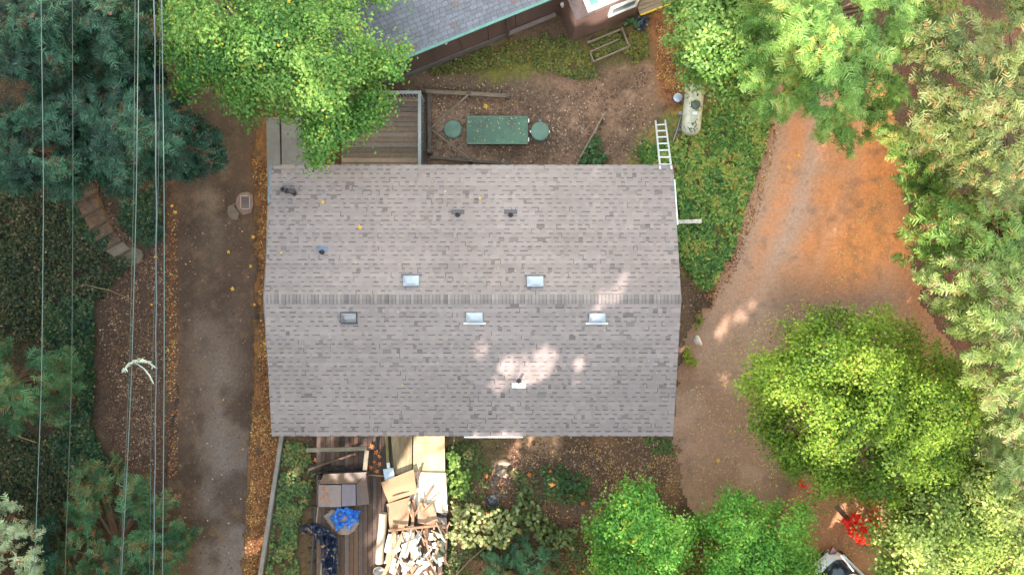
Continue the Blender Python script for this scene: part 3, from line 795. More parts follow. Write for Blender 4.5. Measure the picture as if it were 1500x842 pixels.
# ------------------------------------------------------------------ yard things
M_rough = mat("dark_rough_timber", A(96, 80, 68), .9, .4, 3, .5, 20)
M_rough2 = mat("paler_rough_timber", A(128, 106, 86), .9, .35, 3, .5, 20)  # paler tone of the rough timber
tf = empty("timber_enclosure", P(640, 190, 0), "low enclosure of rough beams with two diagonal braces next to the deck railing", "frame")
MB().beam(P(624, 134.5, .42), P(746, 141, .36), .17, .17).build("top_beam", M_rough2, tf)
MB().beam(P(628.5, 137, .30), P(629.5, 226, .28), .15, .16).build("side_beam", M_rough, tf)
MB().beam(P(629, 231, .34), P(749, 240.5, .30), .13, .14).build("bottom_beam", M_rough, tf)
MB().beam(P(686, 139, .5), P(630, 189, .22), .08, .08).build("brace", M_rough2, tf)
MB().beam(P(632, 190, .22), P(687, 232, .40), .08, .08).build("brace", M_rough2, tf)
for c_ in ((626, 135), (687, 138), (744, 141), (629, 222), (690, 235)):
    q = P(*c_, .3); MB().tube([(q.x, q.y, -.05), (q.x, q.y, .50)], .10, 8).build("post", M_rough, tf)

M_green = mat("green_fibreglass", A(60, 100, 66), .5, .42, 1.0, .1, 10, col2=A(30, 62, 40), fine=.05)
M_greenl = mat("pale_green_lid", A(86, 116, 92), .5, .35, 3, .1, 10)
M_greenrim = mat("moulded_green_rim", A(72, 108, 90), .5, .3, 4)
sb = empty("service_box", P(728, 190, 0), "long rectangular green fibreglass box lying between the two round green lids", "tank")
a = P(683.5, 211, .42); b = P(773.5, 170.5, .42)
MB().box(a.x + .04, b.x - .04, a.y + .04, b.y - .04, -.02, .36).build("body", M_greenrim, sb)
MB().box(a.x, b.x, a.y, b.y, .364, .42).build("lid", M_green, sb)
for sy in (a.y + .012, b.y - .012): MB().box(a.x + .02, b.x - .02, sy - .02, sy + .02, .422, .437).build("lid_rib", M_greenl, sb)
for yy in (a.y + .12, b.y - .25): MB().box(b.x + .004, b.x + .05, yy, yy + .16, .25, .38).build("latch", M_wht, sb)
lid = empty("round_lid", P(663, 189, 0), "flat round green lid on the ground left of the rectangular green box", "lid", "round green tank lids")
q = P(663, 189, .12)
MB().lathe((q.x, q.y, 0), [(.40, -.02), (.40, .07), (.38, .075)], 32).build("rim", M_greenrim, lid)
MB().lathe((q.x, q.y, 0), [(.375, .076), (.375, .10), (.36, .115), (.1, .125)], 32).build("cover", M_greenl, lid)
rs = empty("tank_riser", P(791, 194, 0), "upright round green riser with domed lid right of the rectangular green box", "lid", "round green tank lids")
q = P(791, 192, .55)
MB().lathe((q.x, q.y, 0), [(.36, -.02), (.36, .48)], 32).build("riser", mat("turquoise_plastic", A(120, 170, 172), .5, .2, 5), rs)
MB().lathe((q.x, q.y, 0), [(.39, .482), (.39, .53), (.34, .55), (.05, .575)], 32).build("cover", M_greenl, rs)
MB().hexa((q.x, q.y + .45, .3), .12, .16, .3).build("control_box", mat("grey_plastic", A(104, 108, 118), .5), rs)
for s in (-1, 1): MB().hexa((q.x + s * .40, q.y - .02, .5), .05, .08, .05).build("clip", M_wht, rs)

pb = empty("edging_board", P(864, 206, 0), "long thin board on edge running diagonally from the roof eave into the yard", "board")
MB().beam(P(885.5, 166, .30), P(838, 252, .30), .07, .32).build("board", mat("pale_edge_wood", A(146, 118, 98), .85, .3, 3, .3, 20), pb)
for t in (.12, .7): q = P(885.5, 166, .2).lerp(P(838, 252, .2), t); MB().box(q.x + .07, q.x + .16, q.y - .05, q.y + .05, -.05, .42).build("stake", M_oldwood, pb)

# propane tank
tk = empty("propane_tank", P(1015, 160, 0), "cream horizontal gas tank with a dark dome lid beside the trees", "gas tank")
M_cream = mat("cream_tank_paint", A(206, 200, 184), .45, .18, 3, .05, 8, col2=A(164, 158, 136))
ca, cb = P(1018.5, 121, .72), P(1011, 199, .72); R_ = .40
ax = (cb - ca).normalized(); L_ = (cb - ca).length; side = Vector((-ax.y, ax.x, 0))
pts = []; rr = []
for i in range(9):
    t = math.pi / 2 * i / 8; pts.append(ca + ax * (R_ * .9 * (1 - math.cos(math.pi / 2 - t)) if False else R_ * .85 * (1 - math.cos(t)) * 1.0)); rr.append(max(.02, R_ * math.sin(t)))
pts += [ca + ax * (L_ * k) for k in (.3, .5, .7)]; rr += [R_] * 3
for i in range(8, -1, -1):
    t = math.pi / 2 * i / 8; pts.append(cb - ax * (R_ * .85 * (1 - math.cos(t)))); rr.append(max(.02, R_ * math.sin(t)))
MB().tube(pts, rr, 28).build("tank_body", M_cream, tk)
q = P(1019.5, 153.5, 1.15)
dm = MB().lathe((q.x, q.y, 0), [(.20, .98), (.20, 1.16), (.17, 1.21), (.08, 1.24)], 20).build("dome_lid", mat("grey_green_lid", A(84, 96, 86), .5, .4, 5), tk)
for t in (.22, .78):
    c_ = ca.lerp(cb, t); mb = MB()
    for s in (-1, 1): mb.beam((c_ + side * s * .27) * 1, Vector((c_.x + side.x * s * .3, c_.y + side.y * s * .3, 0)), .09, .09)
    mb.hexa((c_.x, c_.y, .03), .8, .3, .1); mb.build("cradle", mat("grey_block", A(130, 126, 120), .9), tk)
lb = MB().hexa(ca.lerp(cb, .62) + side * 0 + Vector((0, 0, .405)), .2, .12, .012).build("plate", M_wht, tk)
mc = empty("pipe_cap", P(993, 143, 0), "small round pale metal cap on a pipe left of the cream gas tank", "cap")
q = P(993, 143, .3)
MB().lathe((q.x, q.y, 0), [(.16, 0), (.16, .26)], 20).build("pipe", mat("grey_pipe", A(120, 124, 132), .5), mc)
MB().lathe((q.x, q.y, 0), [(.19, .262), (.19, .3), (.12, .33), (.06, .335)], 20).build("cover", mat("galvanised", A(180, 188, 206), .4, .2, 6, metal=.3), mc)
gp = empty("gas_line", P(997, 168, 0), "thin grey gas pipe with a regulator running from the cream tank towards the roof", "pipe")
MB().tube([P(999, 168, .5), P(997, 172, .35), P(992, 190, .12), P(986, 208, .08)], .022, 8).build("pipe", M_alu, gp)
q = P(998, 165.5, .45); MB().lathe((q.x, q.y, .3), [(.03, -.3), (.03, 0), (.085, .02), (.095, .07), (.05, .12)], 14).build("regulator", M_alu, gp)

# ladder leaning on the eave
ld = empty("ladder", P(968, 180, 0), "white aluminium ladder leaning against the north eave near the corner", "ladder")
M_lad = mat("white_aluminium", A(222, 224, 228, 1.1), .4, .12, 8, metal=.1)
b0, b1 = P(960.3, 177, .05), P(974.4, 176, .05); t0, t1 = P(967.0, 247, 3.78), P(983.5, 247, 3.78)
for a_, b_ in ((b0, t0), (b1, t1)): MB().beam(a_, b_, .07, .035).build("rail", M_lad, ld)
for i in range(7):
    # rungs evenly spaced in the picture of a leaning ladder
    s = (i + .75) / 7.3
    MB().beam(b0.lerp(t0, s), b1.lerp(t1, s), .05, .03).build("rung", M_lad, ld)

wp = MB().beam(P(985, 325.2, .36), P(1027.5, 324, .42), .17, .1).build("white_post", mat("peeling_white_wood", A(220, 212, 202, 1.1), .7, .35, 6, .4, 25, col2=A(170, 150, 130)))
tag(wp, "short white painted post sticking out from below the east roof edge", "post")

# retaining edge beside the lane
re_ = MB().beam(P(415, 630, .16), P(379, 862, .16), .17, .30).build("retaining_edge", mat("grey_kerb_board", A(146, 138, 130), .85, .3, 2, .3, 20))
tag(re_, "long grey kerb board between the orange leaf strip and the planted strip", "edging")

# utility box set in the shoulder
ub = empty("meter_box", P(356, 297, 0), "square pinkish meter box in a ring of broken concrete at the lane edge", "meter box")
pxprism([(347, 289), (352, 283), (362, 281), (370, 285), (371, 300), (367, 312), (356, 315), (349, 308), (345, 298)], -.02, .06).build("collar", mat("pink_concrete", A(150, 120, 106), .9, .35, 3, .4, 20), ub)
fr_ = MB()
for a_, b_ in (((352, 287), (365, 287)), ((353, 288), (353, 305)), ((353, 306), (366, 306)), ((366, 288), (366, 306))): fr_.beam(P(*a_, .09), P(*b_, .09), .05, .05)
fr_.build("frame", mat("pale_pink_rim", A(184, 152, 140), .8, .2), ub)
pxprism([(355, 289), (365, 289), (365, 305), (355, 305)], .04, .075).build("lid", mat("mauve_lid", A(118, 98, 98), .8, .3), ub)
pa = pxprism([(334, 302), (340, 300), (350, 312), (348, 322), (338, 321), (333, 313)], -.02, .035).build("concrete_patch", mat("grey_patch", A(126, 106, 94), .9, .3, 4, .4, 20))
tag(pa, "small patch of grey concrete in the lane below the meter box", "concrete patch")

# timber steps on the bank
M_tread = mat("leafy_tread", A(122, 90, 72), .95, .4, 5, .6, 20, col2=A(78, 60, 50))
M_riser = mat("dark_riser", A(86, 70, 60), .9, .3, 4, .4, 20)
ts = empty("timber_steps", P(150, 320, 0), "flight of earth and timber steps climbing the bank towards the conifers", "steps")
rs_ = [((106, 281), (134, 268)), ((112, 297), (139, 284)), ((121, 317), (147, 304)), ((133, 336), (157, 323)), ((142, 352), (167, 339)), ((153, 366), (178, 353)), ((167, 379), (192, 366))]
for i, (a_, b_) in enumerate(rs_):
    z = .42 - i * .055
    if i < 6:
        na, nb_2 = rs_[i + 1]
        pxprism([a_, b_, (nb_2[0] - 1, nb_2[1] - 1), (na[0] - 1, na[1] - 1)], -.05, z - .06).build("tread", M_tread if i < 5 else mat("grey_slab", A(134, 116, 100), .9, .3, 3, .4, 20), ts)
    MB().beam(P(a_[0] - 2, a_[1] + 1, z - .03), P(*b_, z - .03), .09, .14).build("riser", M_riser, ts)
st = pxprism([(170, 382), (178, 370), (194, 362), (206, 365), (210, 373), (206, 383), (192, 390), (174, 392)], -.02, .07).build("stone_slab", mat("mossy_slab", A(112, 98, 80), .9, .35, 4, .5, 20))
tag(st, "flat mossy stone at the foot of the timber steps", "stone")
# ------------------------------------------------------------------ south deck and its junk
q0 = P(450, 870, .35); q1 = P(654, 630, .35)
sd_ = plank_deck("south_deck", q0.x, q1.x, q0.y, q1.y, .35, 'y', 0.20, (112, 88, 76), "dark plank deck south of the house heaped with boards and sheeting", 9, skip=(0, 1))
Z = .37
def sheet(name, pts, z0, z1, m, label, cat, group=None, dz=None):
    pr = [tuple(P(x, y, z1))[:2] for x, y in pts]
    o = MB().prism(pr, z0, z1, dz).build(name, m)
    return tag(o, label, cat, group)
def board(a_, b_, za, zb, w, h, m, label, name="board", cat="board", group=None, roll=0):
    o = MB().beam(P(*a_, za), P(*b_, zb), w, h, roll).build(name, m)
    return tag(o, label, cat, group)
M_ply = mat("bleached_plywood", A(232, 214, 188, 1.05), .75, .14, 1.4, .1, 10)
M_plyold = mat("stained_plywood", A(178, 152, 118), .85, .5, 1.2, .2, 12, col2=A(112, 92, 62), streak=(2.2, .5, 1))
M_card = mat("cardboard", A(196, 148, 112), .9, .16, 1.5, .15, 10)
M_card2 = mat("cardboard_dusty", A(184, 140, 108), .9, .2, 2, .15, 10)
M_gb0 = mat('grey_lath', A(140, 128, 112), .85, .3, 3, .3, 25)
M_lumber = mat("raw_lumber", A(190, 150, 118), .85, .25, 3, .3, 25)
M_lumber2 = mat("tan_lumber", A(164, 122, 92), .85, .3, 3, .3, 25)
M_lumberd = mat("dark_lumber", A(116, 84, 66), .85, .3, 3, .3, 25)
sheet("plywood_sheet", [(572, 634), (604, 634), (603, 693), (578, 695)], Z, Z + .05, M_plyold, "stained plywood sheet at the eave with streaks of moss green", "plywood")
sheet("plywood_sheet", [(606, 634), (651, 634), (652, 692.5), (605, 691)], Z + .06, Z + .12, mat("yellowed_ply", A(214, 194, 152), .8, .3, 1.1, .1, 10, col2=A(182, 154, 104)), "yellowed upper sheet of plywood touching the eave", "plywood")
sheet("plywood_sheet", [(604, 691), (653, 692.5), (656, 751), (632, 750), (598, 746)], Z + .13, Z + .18, M_ply, "bleached white lower sheet of plywood with a board across it", "plywood")
sheet("plastic_tub", [(561, 687), (576, 685), (578.5, 701), (564, 704.5)], Z + .15, Z + .22, mat("pale_blue_plastic", A(196, 208, 218), .4, .08), "small square pale blue white tub beside the cardboard", "tub")
tag(board((566, 634), (568, 676), Z + .1, Z + .1, .12, .08, mat("mossy_board", A(140, 126, 78), .9, .3), "x"), "narrow mossy board running from the eave to a white end"); 
bpy.context.scene.objects[-1]
board((568.5, 677), (569.5, 686), Z + .14, Z + .14, .13, .08, M_wht, "short white offcut at the end of the mossy board", "offcut", "offcut")
# cardboard, slightly buckled
def buckled(name, pts, z, amp, m, label, cat, seed, n=10, thick=.012):
    """four-cornered sheet with bends"""
    c = [P(x, y, z) for x, y in pts]; V = []; F = []
    for j in range(n + 1):
        for i in range(n + 1):
            u, v = i / n, j / n
            p = c[0] * (1 - u) * (1 - v) + c[1] * u * (1 - v) + c[2] * u * v + c[3] * (1 - u) * v
            dz = amp * (float(vnoise(np.array(u * 2.3 + seed), np.array(v * 2.3), seed)) - .3) + amp * .3 * math.sin(u * 3 + seed)
            V.append(p + Vector((0, 0, dz)))
    k = len(V); V += [v + Vector((0, 0, -thick)) for v in V]
    w = n + 1
    for j in range(n):
        for i in range(n):
            a_ = j * w + i; F.append((a_, a_ + w, a_ + w + 1, a_ + 1)); F.append((k + a_, k + a_ + 1, k + a_ + w + 1, k + a_ + w))
    for i in range(n):
        F.append((i, i + 1, k + i + 1, k + i)); t = n * w + i; F.append((t + 1, t, k + t, k + t + 1))
        F.append(((i + 1) * w, i * w, k + i * w, k + (i + 1) * w)); t = i * w + n; F.append((t, t + w, k + t + w, k + t))
    o = MB().add(V, F, True).build(name, m); return tag(o, label, cat)
buckled("cardboard_sheet", [(558, 706), (606, 687), (611, 721), (569, 736)], Z + .30, .09, M_card, "large tan cardboard sheet leaning across the plywood", "cardboard", 3)
buckled("cardboard_sheet", [(566, 738), (601, 727), (594, 772), (571, 776)], Z + .22, .12, M_card2, "dusty tan cardboard sheet below the large one", "cardboard", 5)
buckled("cardboard_sheet", [(612, 734), (634, 738), (645, 770), (612, 765)], Z + .25, .12, mat("pinkish_card", A(190, 146, 116), .9, .2), "folded pinkish cardboard flap at the foot of the bleached plywood", "cardboard", 8)
sheet("rubber_mat", [(638, 752), (654, 752), (655, 771), (640, 770)], Z, Z + .02, M_black, "black mat showing between the plywood and the cross board", "mat")
sheet("green_mat", [(636, 776), (655, 775), (655, 822), (640, 824)], Z, Z + .02, mat("dark_green_mat", A(74, 88, 66), .8, .3), "dark green mat under the white debris at the deck edge", "mat")
for args in [
    ((616, 684), (602, 736), .62, .58, .10, .05, M_lumberd, "dark board with old leaves at the corner of the large cardboard"),
    ((634, 713), (606, 756), .62, .66, .10, .05, M_lumber2, "short tan board lying across the bleached plywood"),
    ((600, 733), (595, 778), .70, .62, .09, .05, M_lumber, "pale board end standing beside the dusty cardboard"),
    ((606, 731), (604, 779), .74, .66, .12, .05, M_lumber2, "wide tan board above the middle of the long cross board"),
    ((613, 737), (600, 776), .60, .60, .06, .04, M_lumberd, "thin dark batten crossing the middle of the pile"),
    ((575, 726), (606, 717), .66, .66, .05, .04, M_lumberd, "dark batten lying along the fold between the two cardboards"),
    ((569, 776.5), (646, 768.5), .84, .84, .10, .06, M_lumber2, "long horizontal cross board over the debris pile"),
    ((644, 769), (656, 773), .80, .78, .13, .05, M_lumber, "short pale board end right of the cross board"),
    ((653, 776), (659, 764), .80, .9, .06, .05, M_lumber2, "tan stick poking out past the deck edge"),
    ((592, 778), (560, 846), .80, .60, .16, .05, M_lumber, "broad pale plank slanting down left across the debris"),
    ((605, 779), (603, 836), .74, .60, .12, .05, M_lumber, "pale upright plank in the middle of the debris"),
    ((585, 782), (570, 835), .62, .55, .12, .04, M_lumber2, "tan plank slanting just right of the pale roll"),
    ((598, 782), (577, 842), .66, .55, .10, .04, mat("pale_raw", A(214, 184, 152), .8, .2), "whitish plank slanting behind the broad pale plank"),
    ((621, 776), (630, 815), .66, .55, .09, .05, M_lumber2, "short tan plank slanting down right in the debris"),
    ((655, 774), (652, 826), .50, .48, .08, .05, M_lumberd, "dark board along the right edge of the deck"),
]: board(*args)
for q_, z_ in (((561, 751), .66),):
    o = MB().tube([P(561.5, 751, .64), P(560, 775, .62), P(557, 800, .60), P(556, 824, .58)], [.17, .18, .18, .175], 16).build("carpet_roll", mat("beige_roll", A(204, 180, 156), .85, .15, 4, .1, 10))
    tag(o, "thick beige roll lying left of the white debris", "roll")
o = MB().lathe(P(556, 834, .4), [(.20, 0), (.24, .15), (.25, .17), (.21, .16), (.18, .05)], 18, 1.0, .8).build("basket", mat("striped_cloth", A(206, 196, 190), .8, .5, 6, col2=A(120, 96, 80), streak=(1, 9, 1)))
tag(o, "pale striped basket below the end of the beige roll", "basket")
# splintered laths thrown over the heap
rl_ = random.Random(77)
for i in range(26):
    x_, y_ = rl_.uniform(572, 650), rl_.uniform(728, 840); a_ = rl_.gauss(1.35, .55); L2 = rl_.uniform(9, 26)
    z_ = rl_.uniform(.72, .95) if y_ < 780 else rl_.uniform(.62, .85)
    o = MB().beam(P(x_, y_, z_), P(x_ + math.cos(a_) * L2, y_ + math.sin(a_) * L2, z_ + rl_.uniform(-.15, .15)), rl_.uniform(.035, .09), .03, rl_.uniform(-.5, .5)).build("splintered_lath", rl_.choice([M_lumber, M_lumber2, M_lumberd, M_gb0]))
    tag(o, ("thin" if L2 < 17 else "longer") + " splintered " + ("lath across the cardboard sheets" if y_ < 772 else "lath over the white scraps") + (" on the left side" if x_ < 610 else " on the right side"), "lath", "splintered laths over the debris heap")
# broken white pieces
M_deb = mat("white_drywall", A(232, 226, 218, 1.05), .8, .15, 5, .2, 20)
r = random.Random(21)
for i in range(64):
    px_, py_ = (r.uniform(568, 614), r.uniform(782, 848)) if i < 34 else (r.uniform(612, 652), r.uniform(782, 842))
    L_, w_ = (r.uniform(.3, .95), r.uniform(.10, .34)) if i < 34 else (r.uniform(.15, .6), r.uniform(.06, .22)); an = r.uniform(0, 3.14) if i >= 34 else r.gauss(1.3, .35)
    c_ = P(px_, py_, .45 + r.uniform(0, .28))
    Rm = Matrix.Rotation(an, 3, 'Z') @ Matrix.Rotation(r.uniform(-.35, .35), 3, 'Y') @ Matrix.Rotation(r.uniform(-.3, .3), 3, 'X')
    V = [Vector((-L_ / 2, -w_ / 2 * r.uniform(.5, 1), 0)), Vector((L_ / 2 * r.uniform(.8, 1), -w_ / 2, 0)), Vector((L_ / 2, w_ / 2 * r.uniform(.4, 1), 0)), Vector((-L_ / 2 * r.uniform(.6, 1), w_ / 2, 0))]
    V += [v + Vector((0, 0, .02)) for v in V]
    o = MB().add([c_ + Rm @ v for v in V], [(3, 2, 1, 0), (4, 5, 6, 7), (0, 1, 5, 4), (1, 2, 6, 5), (2, 3, 7, 6), (3, 0, 4, 7)]).build("debris_piece", M_deb if r.random() < .75 else M_lumber)
    kind_ = ("broad" if w_ > .2 else "narrow") + (" white" if o.active_material == M_deb else " tan") + (" long" if L_ > .5 else " short")
    side_ = "nearest the beige roll" if px_ < 590 else ("in the middle of the heap" if px_ < 625 else "at the right end of the heap")
    tag(o, kind_ + " broken scrap " + side_, "debris", "broken scraps heaped at the deck end")
# frame of boards near the eave
M_gb = mat("grey_boards", A(150, 136, 116), .85, .3, 3, .3, 25)
board((449, 659), (537, 656.5), 1.0, 1.0, .17, .05, M_gb, "long grey board spanning the top of the leafy gap", "board")
board((537.5, 659), (534.5, 689), .96, .92, .18, .05, M_gb, "short grey board at right angles to the long grey one", "board")
board((461, 684), (521, 664), .55, .66, .09, .05, M_lumberd, "dark slanting board among the orange maple leaves", "board")
board((452, 688), (476, 678), .5, .5, .10, .05, M_gb, "short grey slanting board end left of the orange maple leaves", "board")
for i, xx in enumerate((472, 487, 500, 517)):
    pass
board((515, 693), (565, 697), .55, .5, .05, .04, M_lumber2, "thin brown stick crossing from the dark mesh towards the pale blue tub", "stick", "stick")
board((490, 690), (533, 692), .62, .62, .05, .04, M_gb, "thin grey lath above the brown padded bench", "lath", "lath")
# crumpled dark netting
def crumple(name, pts, z, amp, m, label, cat, seed, n=22, freq=3.5, drop=0.0):
    c = np.array(pts, float); x0, y0 = c.min(0); x1, y1 = c.max(0); V = []; F = []; keep = {}
    for j in range(n + 1):
        for i in range(n + 1):
            u, v = i / n, j / n; x_ = x0 + (x1 - x0) * u; y_ = y0 + (y1 - y0) * v
            inside = bool(inpoly(np.array([x_]), np.array([y_]), pts)[0]); ed_ = float(edgedist(np.array([x_]), np.array([y_]), pts)[0])
            if not inside and ed_ > (x1 - x0) / n * .8: continue
            a1 = float(fbm(np.array(u * freq + seed), np.array(v * freq), seed, 4)); rid = abs(a1 - .5) * 2
            h = z + amp * (1 - rid * 2.2) * min(1, .35 + (ed_ if inside else 0) / 7)
            q = P(x_, y_, max(h, .36)); keep[(i, j)] = len(V); V.append(q)
    for j in range(n):
        for i in range(n):
            k = [(i, j), (i + 1, j), (i + 1, j + 1), (i, j + 1)]
            if all(t in keep for t in k): F.append(tuple(keep[t] for t in k[::-1]))
    o = MB().add(V, F, True).build(name, m)
    md = o.modifiers.new("thickness", 'SOLIDIFY'); md.thickness = .012; md.offset = -1
    return tag(o, label, cat)
crumple("netting", [(462, 690), (480, 683), (505, 686), (536, 684), (537, 697), (468, 702)], .6, .35, mat("dark_netting", A(58, 50, 44), .9, .5, 8), "crumpled dark netting behind the brown padded bench", "netting", 4, freq=7)
# padded bench: flat left seat, sunken middle, sloping back and right side
be = empty("padded_bench", P(505, 722, .35), "brown grey padded two seat bench with maple leaves on its left seat", "bench")
M_vin = mat("grey_vinyl", A(152, 130, 124), .6, .2, 4, .2, 12); M_vin2 = mat("mauve_vinyl", A(138, 120, 128), .6, .15, 4, .2, 12); M_vind = mat("brown_vinyl", A(94, 76, 70), .6, .25, 4, .2, 12)
def slab4(name, pts, m):   # pts: four (px,py,z)
    top = [P(*t) for t in pts]; V = top + [Vector((v.x, v.y, .36)) for v in top]
    F = [(0, 3, 2, 1), (4, 5, 6, 7), (0, 1, 5, 4), (1, 2, 6, 5), (2, 3, 7, 6), (3, 0, 4, 7)]
    mb = MB().add(V, F); bm = mb.build(name, m, be); me = bm.data
    import bmesh
    b2 = bmesh.new(); b2.from_mesh(me); bmesh.ops.recalc_face_normals(b2, faces=b2.faces); b2.to_mesh(me); b2.free()
slab4("seat", [(466.5, 710, .80), (499.5, 710, .78), (499.5, 742, .76), (466.5, 742, .80)], M_vin)
slab4("seat", [(500.5, 709, .74), (521, 709, .70), (521, 740, .70), (500.5, 741, .74)], M_vin2)
slab4("backrest", [(474, 694, 1.05), (538, 691, 1.02), (522, 707.5, .80), (467.5, 708.5, .86)], M_vind)
slab4("armrest", [(522, 708.5, .74), (536, 693, .95), (541, 738, .80), (522.5, 740, .70)], mat("side_vinyl", A(112, 94, 90), .6, .25, 4))
crumple("plastic_sheet", [(474, 756), (486, 746), (500, 752), (526, 764), (521, 774), (512, 782), (498, 783), (489, 776)], .45, .10, mat("dull_plastic", A(150, 128, 122), .6, .3, 5), "dull pinkish plastic sheet spread under the blue tarp", "sheet", 6)
crumple("blue_tarp", [(483, 758), (491, 751), (494, 744), (503, 746), (508, 741), (518, 747), (528, 748), (524, 757), (527, 763), (516, 768), (511, 777), (503, 773), (493, 777), (490, 767)], .52, .45, mat("blue_tarp", A(46, 128, 214, 1.3), .45, .25, 4, col2=A(24, 84, 168, 1.2)), "crumpled bright blue tarp in a heap on the deck", "tarp", 11, n=30, freq=3)
M_navy = mat("navy_plastic", A(44, 56, 84), .28, .5, 5, .3, 12, col2=A(22, 28, 44))
crumple("navy_tarp", [(437, 775), (440, 768), (456, 766), (470, 767), (484, 778), (495, 786), (495, 850), (472, 850), (470, 800), (460, 784), (440, 780)], .62, .30, M_navy, "long crumpled navy plastic tarp bent at the lower left of the deck", "tarp", 2, n=44, freq=6)
board((476, 786), (470, 850), .5, .5, .12, .06, mat("pale_board", A(178, 166, 150), .8, .2), "pale narrow board left of the navy tarp", "board")
board((462, 742), (455, 850), .55, .5, .07, .06, mat("dark_pole", A(58, 60, 70), .6, .2), "dark slim pole lying left of the pale board", "pole", "pole")
board((466, 742), (463, 768), .5, .5, .05, .04, M_lumber, "short thin tan stick under the left bench seat", "stick", "stick")

# pot, stones, sticks in the south yard
po_ = empty("plant_pot", P(721, 733, 0), "round black plant pot among the vines south of the house", "pot")
q = P(721, 733, .3)
MB().lathe((q.x, q.y, 0), [(.20, 0), (.27, .30), (.24, .30), (.22, .22)], 22).build("pot", mat("black_pot", A(40, 42, 46), .5, .2), po_)
MB().lathe((q.x, q.y, 0), [(.21, .18), (.21, .225), (.1, .235)], 16).build("soil", mat("pot_soil", A(70, 72, 76), .9, .3), po_)
def rock(px_, py_, rx, ry, h, m, label, seed, ang=0):
    r = random.Random(seed); V = []; F = []; n, k = 12, 6; c_ = P(px_, py_, 0)
    for j in range(k + 1):
        t = j / k * math.pi / 2
        for i in range(n):
            a_ = 2 * math.pi * i / n; f_ = 1 + .18 * math.sin(a_ * 3 + seed) + r.uniform(-.07, .07)
            x_, y_ = math.cos(a_) * rx * f_ * math.cos(t) , math.sin(a_) * ry * f_ * math.cos(t)
            V.append(c_ + Vector((x_ * math.cos(ang) - y_ * math.sin(ang), x_ * math.sin(ang) + y_ * math.cos(ang), -.03 + (h + .03) * math.sin(t))))
    for j in range(k):
        for i in range(n): F.append((j * n + i, j * n + (i + 1) % n, (j + 1) * n + (i + 1) % n, (j + 1) * n + i))
    return tag(MB().add(V, F, True).build("stone", m), label, "stone")
M_stone = mat("pale_stone", A(196, 164, 138), .9, .2, 5, .4, 20)
rock(738, 677, .32, .15, .10, M_stone, "long pale stone above the other in the south yard", 3)
rock(737, 693, .28, .20, .09, M_stone, "rounder pale stone just below the long one in the south yard", 4)
rock(1022, 499, .17, .24, .18, mat("white_stone", A(222, 208, 198, 1.1), .8, .15, 5, .3, 20), "white stone at the tip of the sunlit streak on the drive", 5, .5)
rock(27, 372, .2, .13, .1, mat("grey_stone", A(120, 110, 104), .9, .2, 5), "small grey stone on the dark bank at the left edge", 6)
def stick(pts, r0, r1, m, label, name="branch"):
    n = len(pts); o = MB().tube([P(*p) for p in pts], [r0 + (r1 - r0) * i / (n - 1) for i in range(n)], 7).build(name, m)
    return tag(o, label, "branch")
M_twig = mat("dry_twig", A(150, 124, 100), .9, .3, 5)
stick([(664, 846, .15), (690, 818, .3), (712, 800, .45), (738, 792, .5)], .035, .015, M_twig, "long bare branch rising through the vines right of the deck")
stick([(779, 776, .1), (790, 752, .25), (800, 734, .3)], .02, .01, M_twig, "thin bare stem below the leafy patch south of the roof")
stick([(768, 762, .1), (784, 752, .15), (802, 744, .2)], .018, .01, M_twig, "thin bare stem crossing low beside the first thin stem")
stick([(22, 624, .1), (30, 640, .3), (54, 648, .3)], .03, .015, M_twig, "curved bare branch in the dark bank below the left conifer")
stick([(128, 418, .1), (160, 425, .2), (196, 440, .1)], .02, .01, M_twig, "thin twig lying where the bank meets the red shoulder")
# log post by the red shrub
lg = empty("wooden_post", P(1236, 750, 0), "short weathered post leaning beside the red shrub", "post")
MB().beam(P(1225, 741, .9), P(1246, 764, .45), .20, .14).build("timber", mat("weathered_log", A(120, 102, 88), .9, .4, 4, .4, 20), lg)
MB().beam(P(1246, 764, .0), P(1246, 764, .42), .14, .14).build("foot", M_rough, lg)

# ------------------------------------------------------------------ parked car, bottom right
car = empty("parked_car", P(1244, 872, 0), "white car with a dark rear window parked on the drive at the bottom edge", "car")
hd = math.atan2(.72, -.69)
fc = P(1199, 817, .5)
fwd = Vector((-.70, .714, 0)).normalized(); lft = Vector((-fwd.y, fwd.x, 0))
cc = fc - fwd * 2.25
car.location = (cc.x, cc.y, 0)
def cp(u, v, z): q = cc + fwd * u + lft * v; return Vector((q.x, q.y, z))
def ring(x0, x1, w, z, n=32, e=4.0, taper=0.0):
    o = []
    for i in range(n):
        a_ = 2 * math.pi * i / n; c_, s_ = math.cos(a_), math.sin(a_)
        u = abs(c_) ** (2 / e) * (1 if c_ > 0 else -1); v = abs(s_) ** (2 / e) * (1 if s_ > 0 else -1)
        uu = (x0 + x1) / 2 + (x1 - x0) / 2 * u; o.append(cp(uu, v * w / 2 * (1 - taper * max(0, u)), z))
    return o
def loft(rings, m, name, parent, cap=True):
    V = sum(rings, []); n = len(rings[0]); F = []
    for j in range(len(rings) - 1):
        for i in range(n): F.append((j * n + i, j * n + (i + 1) % n, (j + 1) * n + (i + 1) % n, (j + 1) * n + i))
    if cap: F.append(tuple(range((len(rings) - 1) * n, len(rings) * n))); F.append(tuple(range(n))[::-1])
    return MB().add(V, F, True).build(name, m, parent)
M_paint = mat("white_car_paint", A(232, 232, 236, 1.15), .25, .04, 2)
M_cglass = mat("car_glass", (0.02, 0.025, 0.035, 1), .06, .1, 2)
